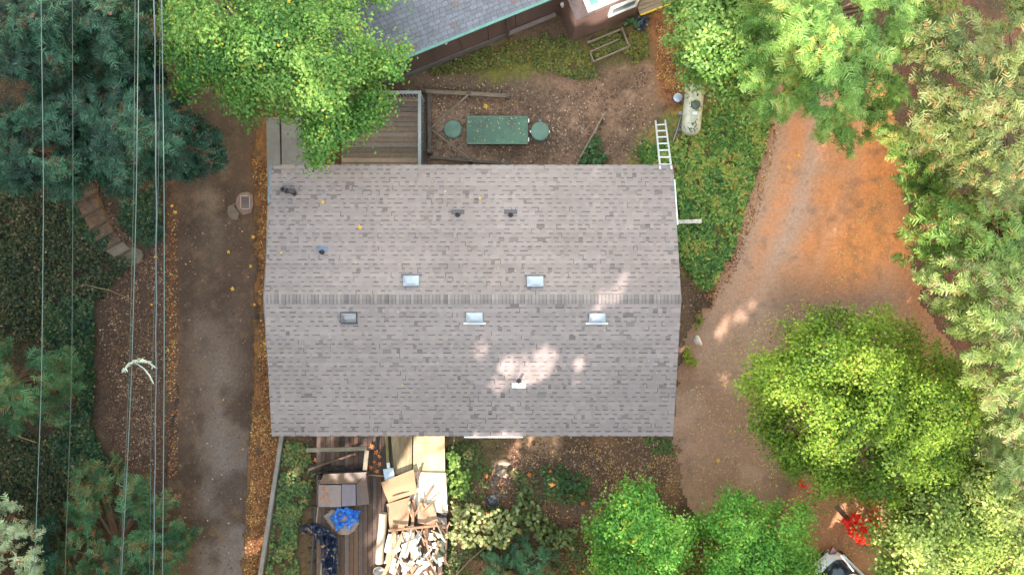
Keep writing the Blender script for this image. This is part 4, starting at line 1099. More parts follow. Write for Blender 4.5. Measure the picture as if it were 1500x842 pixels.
body = loft([ring(-2.2, 2.2, 1.70, .22), ring(-2.25, 2.25, 1.80, .40), ring(-2.25, 2.24, 1.82, .62, taper=.05), ring(-2.2, 2.15, 1.78, .80, taper=.08), ring(-2.15, 2.0, 1.68, .90, taper=.1), ring(-2.05, 1.85, 1.5, .945, taper=.1)], M_paint, "body", car)
loft([ring(-1.2, 1.98, 1.58, .93), ring(-.9, 1.80, 1.46, 1.15), ring(-.6, 1.45, 1.34, 1.36), ring(-.55, 1.38, 1.3, 1.38)], M_cglass, "windows", car)
loft([ring(-.65, 1.42, 1.36, 1.37), ring(-.62, 1.40, 1.34, 1.43), ring(-.45, 1.22, 1.14, 1.46)], M_paint, "roof", car)
for s in (-1, 1):
    MB().beam(cp(1.96, s * .74, .95), cp(1.38, s * .62, 1.40), .07, .05).build("pillar", M_paint, car)
    MB().beam(cp(1.9, s * .80, .96), cp(-1.1, s * .80, .97), .10, .05).build("sill", M_paint, car)
    mi = MB().hexa(cp(-.85, s * .98, 1.02), .16, .2, .13, Matrix.Rotation(math.atan2(fwd.y, fwd.x), 3, 'Z')).build("mirror", M_paint, car)
    MB().hexa(cp(2.12, s * .62, .66), .24, .34, .14, Matrix.Rotation(math.atan2(fwd.y, fwd.x) - s * .3, 3, 'Z')).build("tail_light", mat("tail_light_glass", A(120, 96, 100), .15), car)
    for u in (1.35, -1.35):
        wh = MB(); a_ = cp(u, s * .72, .32); b_ = cp(u, s * .925, .32)
        wh.tube([a_, b_], .32, 24); wo_ = wh.build("wheel", mat("tyre", (0.02, .02, .02, 1), .8), car)
        MB().tube([cp(u, s * .93, .32), cp(u, s * .94, .32)], .2, 18).build("rim", M_alu, wo_)
MB().hexa(cp(2.24, 0, .5), .06, 1.0, .16, Matrix.Rotation(math.atan2(fwd.y, fwd.x), 3, 'Z')).build("bumper_strip", M_black, car)
w_ = MB(); w_.beam(cp(1.99, .0, .97), cp(1.86, .55, 1.12), .03, .02); w_.build("wiper", M_black, car)

# ------------------------------------------------------------------ overhead cables
def cable(pxs, z, rad, m, label, sag=.6, wob=0.0):
    pts = []
    ys = np.linspace(-700, 1550, 90)
    xs = np.interp(ys, [p[1] for p in pxs], [p[0] for p in pxs])
    # smooth the kinks
    for _ in range(6): xs[1:-1] = (xs[:-2] + xs[1:-1] * 2 + xs[2:]) / 4
    for i, (x_, y_) in enumerate(zip(xs, ys)):
        t = (y_ - 421) / 1125; zz = z + sag * t * t
        pts.append(P(x_ + wob * math.sin(i * 1.3), y_, zz))
    o = MB().tube(pts, rad, 6).build("overhead_cable", m)
    return tag(o, label, "cable", "overhead cables along the lane")
M_cab = mat("weathered_cable", A(84, 108, 106), .6, .15, 3); M_cab2 = mat("grey_cable", A(80, 92, 102), .6, .15, 3); M_cabd = mat("dull_cable", A(66, 80, 74), .7, .2, 3)
cable([(59, -400), (60, 0), (64, 280), (61, 560), (50, 842), (30, 1300)], 11.5, .010, M_cab, "bright thin cable nearest the left edge of the picture")
cable([(105, -400), (106, 0), (107, 280), (105, 560), (95, 842), (80, 1300)], 10.5, .008, M_cabd, "faint dark cable second from the left edge")
cable([(199, -400), (198, 0), (196, 280), (189, 560), (176, 842), (150, 1300)], 10.8, .008, M_cabd, "thin dull cable just left of a brighter one over the steps")
cable([(205, -400), (203, 0), (200, 280), (192.5, 560), (178, 842), (150, 1300)], 11.0, .011, M_cab, "brighter thin cable passing over the foot of the steps")
cable([(222, -400), (226, 0), (229, 280), (228.5, 560), (225, 842), (218, 1300)], 11.2, .016, M_cab2, "thickest twisted cable along the lane edge", wob=.5)
cable([(230, -400), (235, 0), (232, 280), (222, 560), (219, 842), (212, 1300)], 10.2, .007, M_cabd, "faintest cable beside the thick twisted one")
cable([(232, -400), (237, 0), (240.5, 280), (240.5, 560), (238, 842), (233, 1300)], 11.2, .012, M_cab, "pale cable nearest to the lane, rightmost of all")
# pale branch hung on the cables
zb = 11.0
brn = MB(); pl_ = [(181, 543), (188, 534), (198, 529), (208, 528), (218, 531), (230, 540)]
brn.tube([P(x_, y_, zb + .15) for x_, y_ in pl_], [.02, .035, .04, .05, .03, .015], 7)
brn.tube([P(x_, y_, zb + .12) for x_, y_ in [(200, 532), (211, 540), (219, 550), (225, 562)]], [.015, .02, .025, .012], 7)
brn.tube([P(203, 529, zb + .15), P(204, 524, zb + .3)], [.03, .01], 5)
rr_ = random.Random(2)
for i in range(46):
    t = rr_.random() * 4.6; j = int(t); f_ = t - j; a_ = pl_[j]; b_ = pl_[j + 1]
    q = P(a_[0] * (1 - f_) + b_[0] * f_, a_[1] * (1 - f_) + b_[1] * f_, zb + .17)
    brn.tube([q, q + Vector((rr_.uniform(-.09, .09), rr_.uniform(-.09, .09), rr_.uniform(-.08, .08)))], [.03, .012], 5)
tag(brn.build("hanging_branch", mat("lichen_white", A(176, 184, 170, 1.0), .8, .3, 8)), "pale lichen covered forked branch caught on the overhead cables", "branch")

# ------------------------------------------------------------------ foliage generators (all numpy)
def unit(v): return v / np.maximum(np.linalg.norm(v, axis=-1, keepdims=True), 1e-9)

def sprays(pos, az, pitch, roll, L, rnd, pairs=9, ll=.42, lw=.06, ang=55, rr=None):
    """feathery conifer sprays: an axis with paired leaflets; returns quads and their rnd value"""
    n = len(pos)
    d = np.stack([np.cos(az) * np.cos(pitch), np.sin(az) * np.cos(pitch), np.sin(pitch)], -1)
    s = unit(np.cross(np.array([0, 0, 1.0])[None], d)); up = np.cross(d, s)
    s = s * np.cos(roll)[:, None] + up * np.sin(roll)[:, None]
    nrm = np.cross(d, s)
    Q = []; R = []
    ca, sa = math.cos(math.radians(ang)), math.sin(math.radians(ang))
    for k in range(pairs):
        t = (k + .6) / pairs
        base = pos + d * (L * t)[:, None] - nrm * 0 + np.array([0, 0, -1.0]) * (L * t * t * .18)[:, None]
        w = L * ll * (math.sin(math.pi * min(1, .18 + .82 * t)) ** .7 * .9 + .1)
        for sg in (-1, 1):
            jit = rng.normal(0, .26, (n, 1))
            ld = unit(d * (ca + jit) + s * sg * sa - nrm * (.12 + rng.normal(0, .1, (n, 1))))
            wp = unit(np.cross(nrm, ld)) * (lw * L * .5)[:, None] * 1.0
            tip = base + ld * (w * rng.uniform(.55, 1.15, n))[:, None]
            Q.append(np.stack([base - wp, base + wp, tip + wp * .45, tip - wp * .45], 1))
            R.append(rnd + rng.normal(0, .13, n))
    tip = pos + d * L[:, None] + np.array([0, 0, -1.0]) * (L * .2)[:, None]
    sw = s * (lw * L * .4)[:, None]
    Q.append(np.stack([pos - sw, pos + sw, tip + sw * .4, tip - sw * .4], 1)); R.append(rnd + .05)
    return np.concatenate(Q), np.clip(np.concatenate(R), 0, 1)

def leaves(pos, nrm, L, Wd, rnd, az=None):
    """folded diamond leaves"""
    n = len(pos)
    az = rng.uniform(0, 2 * math.pi, n) if az is None else az
    h = np.stack([np.cos(az), np.sin(az), np.zeros(n)], -1)
    a = unit(h - nrm * (h * nrm).sum(-1, keepdims=True)); b = np.cross(nrm, a)
    fold = nrm * (Wd * .22)[:, None]
    Q = np.stack([pos - a * (L / 2)[:, None], pos + b * (Wd / 2)[:, None] + a * (L * .08)[:, None] + fold,
                  pos + a * (L / 2)[:, None], pos - b * (Wd / 2)[:, None] + a * (L * .08)[:, None] + fold], 1)
    return Q, rnd

def sample_poly(poly, n, dens=None):
    p = np.array(poly, float); lo, hi = p.min(0), p.max(0); X = []; Y = []; got = 0
    while got < n:
        x = rng.uniform(lo[0], hi[0], n * 2); y = rng.uniform(lo[1], hi[1], n * 2)
        m = inpoly(x, y, poly)
        if dens is not None: m &= rng.random(len(x)) < dens(x, y)
        X.append(x[m]); Y.append(y[m]); got += m.sum()
        if not m.any(): break
    return np.concatenate(X)[:n], np.concatenate(Y)[:n]

def trunk_mesh(base, top, r0, tips, m, parent, seed=0):
    r = random.Random(seed); mb = MB(); base = Vector(base); top = Vector(top)
    n = 7; pts = []
    for i in range(n + 1):
        t = i / n; pts.append(base.lerp(top, t) + Vector((r.uniform(-.1, .1), r.uniform(-.1, .1), 0)) * (0 if i in (0,) else 1))
    mb.tube([pts[0] + Vector((0, 0, -.1))] + pts, [r0 * 1.35] + [r0 * (1 - .75 * i / n) for i in range(n + 1)], 10)
    for tp in tips:
        tp = Vector(tp); t = r.uniform(.35, .95) * max(.3, min(1, tp.z / max(top.z, .1)))
        s = base.lerp(top, min(t, .97)); mid = s.lerp(tp, .5) + Vector((r.uniform(-.2, .2), r.uniform(-.2, .2), r.uniform(-.1, .35)))
        rr0 = r0 * (1 - .75 * t) * .45
        mb.tube([s, mid, s.lerp(tp, .8), tp], [rr0, rr0 * .6, rr0 * .35, .012], 5, cap=False)
    return mb.build("trunk", m, parent)

M_bark = mat("bark_brown", A(112, 84, 68), .95, .4, 5, .6, 20, streak=(1, 1, .3))
M_barkg = mat("bark_grey", A(124, 116, 104), .95, .4, 5, .6, 20, streak=(1, 1, .3))

def holes_mask(x, y, holes):
    k = np.ones(len(x), bool)
    for hx, hy, hr, pr in (holes or []):
        d = np.hypot(x - hx, y - hy) / hr + (fbm(x / 9, y / 9, 77) - .5) * .9
        k &= ~((d < 1) & (rng.random(len(x)) < pr))
    return k

def limb_points(poly, centre, n, seed, step=7.0, subs=3):
    """clump centres strung along limbs and side twigs that run out to (and a little past) the crown's edge"""
    r = np.random.default_rng(seed); X = []; Y = []; T = []
    px_, py_ = sample_poly(poly, subs); cs_ = [centre] + list(zip(px_, py_))
    dm = 0
    while sum(len(a) for a in X) < n:
        c0 = cs_[r.integers(len(cs_))]; th = r.uniform(0, 2 * math.pi)
        far = np.arange(8, 220, 6.0); ins = inpoly(c0[0] + np.cos(th) * far, c0[1] + np.sin(th) * far, poly)
        Lm = far[np.argmin(ins)] if not ins.all() else 220
        if Lm < 16: Lm = r.uniform(10, 24)
        Lm = min(Lm * r.uniform(.8, 1.10), 190); m = int(Lm / step) + 2; t = np.linspace(.1, 1, m)
        bend = r.normal(0, .25); a = th + bend * t
        x = c0[0] + np.cos(a) * Lm * t; y = c0[1] + np.sin(a) * Lm * t
        X.append(x); Y.append(y); T.append(t)
        for k in range(2, m):
            if r.random() < .75:
                sg = r.choice([-1, 1]); l2 = r.uniform(8, 26) * (1.1 - .6 * t[k]); m2 = max(2, int(l2 / step)); t2 = np.linspace(.3, 1, m2)
                a2 = a[k] + sg * r.uniform(.5, 1.1)
                X.append(x[k] + np.cos(a2) * l2 * t2); Y.append(y[k] + np.sin(a2) * l2 * t2); T.append(t[k] + 0 * t2)
    X = np.concatenate(X)[:n]; Y = np.concatenate(Y)[:n]; T = np.concatenate(T)[:n]
    ok = inpoly(X, Y, poly) | (edgedist(X, Y, poly) < 9)
    return X[ok], Y[ok], T[ok]

def broadleaf(name, label, poly, zlo, ztop, centre, m, n_clump, per, size, seed, cr=.32, holes=None, gap=.30, gscale=26, cat="tree", lobe=.9, trunk_r=.16, group=None, bark=None, relief=2.2):
    poly = [(float(a), float(b)) for a, b in poly]
    xa, ya, ta = limb_points(poly, centre, int(n_clump * .62), seed)
    xb, yb = sample_poly(poly, int(n_clump * .38))
    g = fbm(xb / gscale, yb / gscale, seed, 3); kb = (g > gap + .08) & (edgedist(xb, yb, poly) > 9); xb, yb = xb[kb], yb[kb]
    low = np.concatenate([np.zeros(len(xa)), np.ones(len(xb))])
    x = np.concatenate([xa, xb]); y = np.concatenate([ya, yb])
    k = holes_mask(x, y, holes); x, y, low = x[k], y[k], low[k]
    ed_ = edgedist(x, y, poly) * inpoly(x, y, poly); dm = max(ed_.max(), 1)
    lob = fbm(x / 34, y / 34, seed + 5, 2); lob2 = fbm(x / 11, y / 11, seed + 6, 2)
    dome = np.clip(ed_ / (dm * .6), 0, 1) ** .6
    z = zlo + (ztop - zlo) * dome * (.55 + .45 * fbm(x / 70, y / 70, seed + 2, 2)) + (lob - .5) * relief * lobe + (lob2 - .5) * 1.2 - low * rng.uniform(.3, 2.2, len(x)) - rng.exponential(.25, len(x))
    wx = (fbm(x / 26, y / 26, seed + 21, 3) - .5) * 26; wy = (fbm(x / 26, y / 26, seed + 22, 3) - .5) * 26
    x = x + wx; y = y + wy
    z = np.clip(z, .5, ztop + 1.5)
    C = Pn(x, y, z); n = len(C)
    N = n * per
    off = rng.normal(0, 1, (N, 3)) * cr * np.array([1, 1, .55])
    off *= np.repeat(rng.uniform(.45, 1.15, n), per)[:, None]; pos = np.repeat(C, per, 0) + off
    nr = unit(off * .55 / cr + np.array([0, 0, 1.25]) + rng.normal(0, .42, (N, 3)))
    L = size * rng.uniform(.65, 1.25, N); Wd = L * rng.uniform(.5, .75, N)
    tone = np.repeat(np.clip(.5 + (fbm(x / 45, y / 45, seed + 9, 2) - .5) * .9 + rng.normal(0, .07, n), 0, 1), per)
    rnd = np.clip(tone + rng.normal(0, .2, N), 0, .93)
    yel = rng.random(N) < .015; rnd[yel] = .99
    Q, R = leaves(pos, nr, L, Wd, rnd)
    b = P(*centre, 0)
    root = empty(name, b, label, cat, group)
    me = quads_mesh("crown", Q, R); link_mesh(me, "crown", m, root)
    idx = rng.choice(n, min(60, n), replace=False)
    trunk_mesh(b, Vector(P(*centre, ztop * .8)) if True else 0, trunk_r, [C[i] - np.array([0, 0, .3]) for i in idx], bark or M_barkg, root, seed)
    return root

def conifer(name, label, poly, zlo, ztop, centre, m, n_clump, L0, seed, pairs=6, holes=None, gap=.38, gscale=20, cat="conifer", pitch0=-.12, lw=.08, ll=.50, fan=5, group=None, trunk_r=.22, relief=2.4, spread=.5, axial=0.0, brown=.012):
    poly = [(float(a), float(b)) for a, b in poly]
    x, y = sample_poly(poly, n_clump)
    g = fbm(x / gscale, y / gscale, seed, 3); k = (g > gap) & holes_mask(x, y, holes); x, y = x[k], y[k]
    n = len(x)
    ed_ = edgedist(x, y, poly); dm = max(ed_.max(), 1)
    rad = np.hypot(x - centre[0], y - centre[1]); rmax = max(rad.max(), 1)
    dome = .45 * np.sqrt(np.clip(ed_ / (dm * .8), 0, 1)) + .55 * (1 - rad / rmax)
    lob = fbm(x / 30, y / 30, seed + 5, 3)
    z = zlo + (ztop - zlo) * dome + (lob - .5) * relief - rng.exponential(.85, n)
    z = np.clip(z, .4, ztop + 1)
    x = x + (fbm(x / 22, y / 22, seed + 21, 3) - .5) * 40; y = y + (fbm(x / 22, y / 22, seed + 22, 3) - .5) * 40
    C = Pn(x, y, z)
    az0 = np.arctan2(-(y - centre[1]), x - centre[0]) + rng.normal(0, spread, n)
    tone = np.clip(.5 + (fbm(x / 40, y / 40, seed + 9, 3) - .5) * 1.1 + rng.normal(0, .08, n), 0, 1)
    Ps, As, Pi, Ls, Rs = [], [], [], [], []
    for f in range(fan):
        a_ = az0 + (f / max(fan - 1, 1) - .5) * 2.1 + rng.normal(0, .2, n)
        L = L0 * rng.uniform(.5, 1.1, n) * (1 - .25 * abs(f / max(fan - 1, 1) - .5) * 2)
        off = np.stack([np.cos(az0), np.sin(az0), 0 * az0], -1) * (rng.uniform(-.5, .3, n) * L0)[:, None]
        Ps.append(C + off + rng.normal(0, .05, (n, 3)) - np.stack([np.cos(a_), np.sin(a_), 0 * a_], -1) * (L * .35)[:, None]); As.append(a_)
        Pi.append(pitch0 + rng.normal(0, .22, n)); Ls.append(L); Rs.append(np.clip(tone + rng.normal(0, .2, n), 0, .93))
    Ps = np.concatenate(Ps); As = np.concatenate(As); Pi = np.concatenate(Pi); Ls = np.concatenate(Ls); Rs = np.concatenate(Rs)
    br = rng.random(len(Rs)) < brown; Rs[br] = 1.0
    Q, R = sprays(Ps, As, Pi, rng.normal(0, .3, len(Ps)), Ls, Rs, pairs, ll, lw)
    b = P(*centre, 0)
    root = empty(name, b, label, cat, group)
    link_mesh(quads_mesh("crown", Q, R), "crown", m, root)
    idx = rng.choice(n, min(34, n), replace=False)
    trunk_mesh(b, P(*centre, ztop * .96), trunk_r, [C[i] - np.array([0, 0, .15]) for i in idx], M_bark, root, seed)
    return root

F = lambda r_, g_, b_, k=1.0: A(r_, g_, b_, k)
# leaf colours
L_maple = leafmat("leaf_bright_green", [(0, F(56, 112, 44, 0.75)), (0.4, F(100, 160, 66, 0.75)), (0.75, F(142, 194, 92, 0.75)), (0.93, F(176, 210, 104, 0.75)), (0.97, F(224, 210, 80, 0.75)), (1, F(236, 200, 60, 0.75))], 0.35)
L_teal = leafmat("needle_teal", [(0, F(16, 50, 40, 0.7)), (0.35, F(34, 80, 60, 0.7)), (0.7, F(60, 116, 88, 0.7)), (0.93, F(100, 152, 118, 0.7)), (0.97, F(96, 84, 50, 0.7)), (1, F(104, 74, 44, 0.7))], 0.25)
L_teal2 = leafmat("needle_green_teal", [(0, F(40, 84, 56, 0.75)), (.4, F(66, 116, 74, 0.75)), (.7, F(92, 142, 92, 0.75)), (.93, F(120, 160, 106, 0.75)), (.97, F(140, 110, 60, 0.75)), (1, F(150, 98, 54, 0.75))], .25)
L_pale = leafmat("leaf_painted_sun", [(0, F(120, 150, 110, 1.0)), (0.4, F(176, 200, 150, 1.0)), (0.7, F(214, 226, 184, 1.0)), (0.93, F(232, 238, 210, 1.0)), (0.97, F(210, 160, 100, 1.0)), (1, F(190, 130, 80, 1.0))], 0.35)  # sunlight on the corner tree is put into these raised leaf tones
L_red6 = leafmat("needle_bright", [(0, F(72, 120, 46, 0.76)), (0.4, F(118, 168, 72, 0.76)), (0.7, F(156, 200, 98, 0.76)), (0.93, F(192, 220, 128, 0.76)), (0.97, F(210, 210, 100, 0.76)), (1, F(208, 190, 80, 0.76))], 0.32)
L_cedar = leafmat("needle_olive", [(0, F(84, 108, 52, 0.56)), (0.35, F(126, 146, 70, 0.56)), (0.6, F(160, 176, 92, 0.56)), (0.8, F(188, 198, 122, 0.56)), (0.93, F(192, 212, 150, 0.56)), (0.97, F(204, 168, 100, 0.56)), (1, F(196, 150, 88, 0.56))], 0.3)
L_mid = leafmat("needle_mid_green", [(0, F(56, 88, 36, 0.95)), (0.35, F(94, 134, 52, 0.95)), (0.65, F(132, 168, 70, 0.95)), (0.93, F(166, 190, 100, 0.95)), (0.97, F(180, 150, 80, 0.95)), (1, F(150, 104, 60, 0.95))], 0.3)
L_ice = leafmat("needle_pale_green", [(0, F(96, 124, 56, 0.66)), (0.35, F(140, 168, 78, 0.66)), (0.6, F(176, 198, 102, 0.66)), (0.8, F(202, 214, 136, 0.66)), (0.93, F(220, 228, 174, 0.66)), (0.97, F(196, 168, 110, 0.66)), (1, F(180, 140, 90, 0.66))], 0.3)
L_lime = leafmat("leaf_lime", [(0, F(84, 120, 34, 0.72)), (0.35, F(128, 168, 44, 0.72)), (0.65, F(164, 200, 60, 0.72)), (0.93, F(196, 220, 92, 0.72)), (0.97, F(206, 196, 80, 0.72)), (1, F(190, 160, 60, 0.72))], 0.38)
L_mix = leafmat("leaf_yellow_green", [(0, F(96, 122, 50, 1.0)), (0.35, F(144, 170, 72, 1.0)), (0.65, F(182, 200, 98, 1.0)), (0.93, F(214, 222, 136, 1.0)), (0.97, F(226, 200, 120, 1.0)), (1, F(206, 160, 90, 1.0))], 0.34)
L_low = leafmat("leaf_fresh_green", [(0, F(58, 116, 46, 1.05)), (0.4, F(98, 168, 62, 1.05)), (0.75, F(144, 204, 80, 1.05)), (0.93, F(176, 222, 100, 1.05)), (0.97, F(220, 210, 80, 1.05)), (1, F(224, 190, 60, 1.05))], 0.36)

MA = [(240, -30), (600, -30), (606, 20), (590, 60), (600, 92), (580, 112), (556, 122), (566, 150), (545, 172), (515, 190), (500, 222), (468, 232), (450, 212), (440, 182), (402, 184), (386, 166), (362, 202), (332, 166), (312, 140), (272, 132), (247, 90), (216, 60), (234, 20)]
broadleaf("leafy_tree", "bright green maple-like tree overhanging the plank deck and the roof corner", MA, 5.6, 9.0, (400, 70), L_maple, 2500, 28, .125, 31, cr=.27,
          holes=[(555, 45, 30, .85), (500, 60, 20, .7), (580, 20, 22, .8), (520, 20, 20, .7), (530, 70, 24, .7), (330, 20, 14, .9), (222, 30, 12, .8), (305, 100, 10, .7), (420, 150, 9, .8), (545, 150, 14, .7), (385, 38, 8, .8)], gap=.33)
# left redwoods
conifer("redwood", "dark teal redwood in the top left corner", [(-60, -60), (120, -60), (150, 60), (110, 135), (60, 128), (0, 118), (-60, 120)], 4.5, 9.5, (50, 20), L_teal, 688, .56, 41, holes=[(20, 140, 26, .9)], gap=.22)
conifer("redwood", "dark teal redwood at the top between the corner one and the bright leafy tree", [(95, -60), (212, -60), (228, 30), (232, 90), (222, 135), (150, 125), (105, 60)], 4.5, 9.3, (160, 20), L_teal, 506, .56, 42, holes=[(215, 40, 20, .8), (140, 14, 10, .8)])
conifer("redwood", "dark teal redwood at the left edge above the shady bank", [(-60, 150), (0, 150), (50, 140), (120, 140), (115, 230), (122, 270), (75, 290), (0, 262), (-60, 270)], 4.5, 9.0, (45, 220), L_teal, 546, .56, 43, holes=[(14, 150, 22, .9), (35, 160, 14, .6)])
conifer("redwood", "teal redwood whose boughs reach over the lane above the timber steps", [(108, 105), (205, 118), (262, 148), (306, 196), (318, 236), (262, 264), (216, 262), (170, 300), (150, 262), (112, 240), (95, 165)], 4.2, 9.0, (170, 180), L_teal, 729, .56, 44, holes=[(130, 262, 18, .9), (222, 130, 16, .7)])
conifer("redwood", "small green redwood at the left edge halfway down the bank", [(-50, 495), (40, 498), (100, 528), (112, 565), (88, 610), (45, 638), (-50, 625)], 2.6, 6.5, (15, 565), L_teal2, 255, 0.568, 45)
conifer("young_conifer", "young tree with sunlight painted into its pale leaves in the lower left corner", [(-50, 735), (20, 742), (52, 772), (64, 800), (48, 860), (-50, 880)], 3.0, 6.0, (-5, 810), L_pale, 135, 0.43, 46, pairs=5, lw=.12, ll=.5, spread=1.0)
conifer("young_conifer", "dark teal young conifer behind the pale corner tree", [(40, 758), (74, 770), (86, 820), (72, 870), (20, 870)], 1.6, 3.4, (52, 822), L_teal, 121, .56, 47)
conifer("cypress", "broad green and brown cypress under the cables at the bottom left", [(112, 690), (160, 680), (205, 686), (218, 716), (252, 744), (288, 785), (272, 812), (238, 860), (220, 900), (80, 900), (84, 800), (98, 740)], 2.2, 5.5, (175, 800), L_teal2, 450, 0.533, 48, holes=[(166, 765, 28, .93), (150, 735, 14, .6)], brown=.16)
# right side
conifer("redwood", "bright green redwood above the top of the orange driveway", [(1080, -60), (1335, -60), (1345, 30), (1322, 105), (1338, 150), (1292, 168), (1272, 200), (1252, 228), (1222, 200), (1190, 206), (1152, 172), (1128, 180), (1100, 120)], 4.5, 10.0, (1200, 30), L_red6, 1248, .54, 51,  )
broadleaf("leafy_tree", "pale yellow green leafy tree between the gas tank and the bright redwood", [(985, -50), (1110, -50), (1125, 60), (1110, 150), (1140, 185), (1090, 175), (1062, 140), (1030, 118), (1005, 112), (996, 60)], 3.0, 6.2, (1060, 40), L_red6, 1100, 26, .15, 52, cr=.3, holes=[(1000, 40, 14, .8), (1040, 95, 10, .8)], gap=.3)
conifer("cedar", "dull olive and brown cedar at the top between the bright redwood and the corner cedar", [(1325, -60), (1445, -60), (1420, 20), (1372, 40), (1342, 90), (1328, 40)], 2.5, 5.0, (1375, 0), L_mid, 195, 0.516, 53, brown=.2, gap=.35)
conifer("cedar", "large olive cedar with brown tips filling the upper right corner", [(1350, 60), (1372, 30), (1420, 22), (1450, 40), (1480, -50), (1560, -50), (1560, 330), (1440, 306), (1400, 262), (1368, 240), (1335, 212), (1350, 160), (1340, 100)], 5.5, 11.0, (1470, 150), L_cedar, 960, 0.533, 54, pairs=5, lw=.10, ll=.52, holes=[(1470, 30, 26, .7), (1450, 190, 12, .7)], brown=.12)
conifer("cedar", "dark olive low cedar over the right edge of the driveway top", [(1285, 185), (1350, 190), (1400, 250), (1405, 330), (1350, 318), (1318, 262)], 2.4, 5.2, (1380, 240), L_mid, 255, 0.499, 55, pairs=5, lw=.10, ll=.52, brown=.1)
conifer("cedar", "mid green cedar below the corner cedar, at the right of the driveway", [(1335, 318), (1400, 268), (1560, 310), (1560, 430), (1440, 405), (1390, 398), (1318, 372), (1328, 340)], 4.5, 8.6, (1450, 345), L_mid, 630, 0.533, 56, pairs=5, lw=.10, ll=.52, brown=.05)
conifer("cedar", "pale silvery green cedar at the right edge beside the lime tree", [(1356, 398), (1420, 372), (1560, 380), (1560, 690), (1460, 640), (1432, 570), (1400, 505), (1372, 462)], 6.5, 11.5, (1500, 500), L_ice, 705, 0.516, 57, pairs=5, lw=.11, ll=.52, holes=[(1390, 470, 18, .9), (1470, 590, 14, .7)], brown=.08)
LI = [(1094, 562), (1112, 535), (1136, 530), (1146, 488), (1172, 478), (1186, 452), (1218, 455), (1240, 438), (1258, 466), (1284, 446), (1306, 438), (1322, 462), (1352, 470), (1362, 500), (1400, 520), (1424, 552), (1432, 590), (1452, 622), (1440, 672), (1410, 690), (1400, 720), (1350, 728), (1320, 760), (1288, 738), (1262, 742), (1236, 722), (1206, 742), (1190, 708), (1164, 700), (1148, 668), (1120, 652), (1118, 622), (1096, 600)]
broadleaf("leafy_tree", "large round lime green tree beside the lower driveway", LI, 5.0, 8.6, (1275, 600), L_lime, 4000, 26, .115, 58, cr=.26, gap=.25, relief=4.0, holes=[(1180, 600, 12, .8), (1215, 685, 14, .8), (1360, 520, 12, .8), (1140, 560, 12, .7), (1250, 500, 9, .8), (1310, 560, 8, .8), (1270, 650, 10, .8), (1390, 600, 12, .8), (1200, 500, 9, .8), (1340, 680, 12, .8), (1160, 640, 8, .8)])
broadleaf("leafy_tree", "pale yellow green tree mass in the lower right corner", [(1285, 745), (1340, 720), (1388, 690), (1420, 640), (1560, 660), (1560, 900), (1292, 900), (1278, 800)], 3.6, 7.5, (1430, 780), L_mix, 2900, 26, .13, 59, cr=.3, gap=.30, relief=2.6, holes=[(1340, 760, 10, .7)])
conifer("redwood", "green young redwood between the pale corner tree and the silvery cedar", [(1405, 632), (1450, 640), (1560, 690), (1560, 800), (1470, 770), (1425, 700)], 5.5, 8.4, (1500, 715), L_ice, 255, 0.533, 60)
broadleaf("leafy_tree", "fresh green tree at the bottom centre, left of the drive entrance", [(862, 736), (880, 722), (894, 700), (906, 724), (936, 718), (958, 706), (985, 735), (1012, 765), (1016, 900), (890, 900), (880, 800), (866, 775)], 2.4, 5.0, (950, 800), L_low, 1300, 26, .125, 61, cr=.24, gap=.34, relief=2.4, holes=[(925, 800, 14, .9), (912, 720, 9, .7), (975, 722, 10, .6)])
broadleaf("leafy_tree", "deeper green tree at the bottom, just left of the white car", [(1012, 770), (1040, 738), (1085, 703), (1098, 730), (1125, 745), (1175, 745), (1204, 766), (1200, 790), (1182, 815), (1200, 900), (1000, 900)], 2.4, 5.0, (1105, 810), L_low, 1450, 24, .12, 62, cr=.25, gap=.36, relief=2.4, holes=[(1065, 775, 10, .8), (1140, 795, 10, .8)])
conifer("young_conifer", "small teal conifer at the bottom edge south of the house", [(712, 795), (745, 784), (790, 800), (812, 840), (815, 900), (700, 900)], .8, 2.8, (755, 845), L_teal2, 180, 0.473, 63, lw=.10)

# shrubs and single plants
def shrub(name, label, pts, z0, z1, m, n, size, seed, cat="shrub", up=1.2, az=None, aspect=.65):
    x, y = sample_poly(pts, n); z = z0 + (z1 - z0) * rng.random(n) ** .7
    x = x + (fbm(x / 12, y / 12, seed + 31, 3) - .5) * 26; y = y + (fbm(x / 12, y / 12, seed + 32, 3) - .5) * 26
    pos = Pn(x, y, z); nr = unit(rng.normal(0, .45, (n, 3)) + np.array([0, 0, up]))
    L = size * rng.uniform(.6, 1.2, n); Q, R = leaves(pos, nr, L, L * aspect, np.clip(rng.normal(.5, .22, n), 0, 1), az)
    # stems
    c = np.mean(np.array(pts), 0); root = empty(name, P(c[0], c[1], 0), label, cat)
    link_mesh(quads_mesh("foliage", Q, R), "foliage", m, root)
    mb = MB()
    for i in range(0, n, max(1, n // 14)):
        e = Vector(pos[i]); mb.tube([P(c[0], c[1], -.02).lerp(Vector((e.x, e.y, 0)), .4), Vector((e.x, e.y, e.z * .6)), e], [.02, .012, .006], 5, cap=False)
    mb.build("stem", M_bark, root)
    return root
L_redl = leafmat("leaf_scarlet", [(0, F(190, 24, 22, 1.5)), (0.5, F(244, 40, 36, 1.5)), (0.85, F(250, 80, 60, 1.5)), (1, F(230, 150, 80, 1.5))], 0.35)
L_vine = leafmat("leaf_vine", [(0, F(78, 116, 48)), (.4, F(120, 158, 66)), (.8, F(168, 196, 96)), (1, F(206, 206, 120))], .35)
L_fern = leafmat("leaf_dark_fern", [(0, F(40, 74, 40)), (.5, F(70, 108, 58)), (1, F(104, 138, 76))], .3)
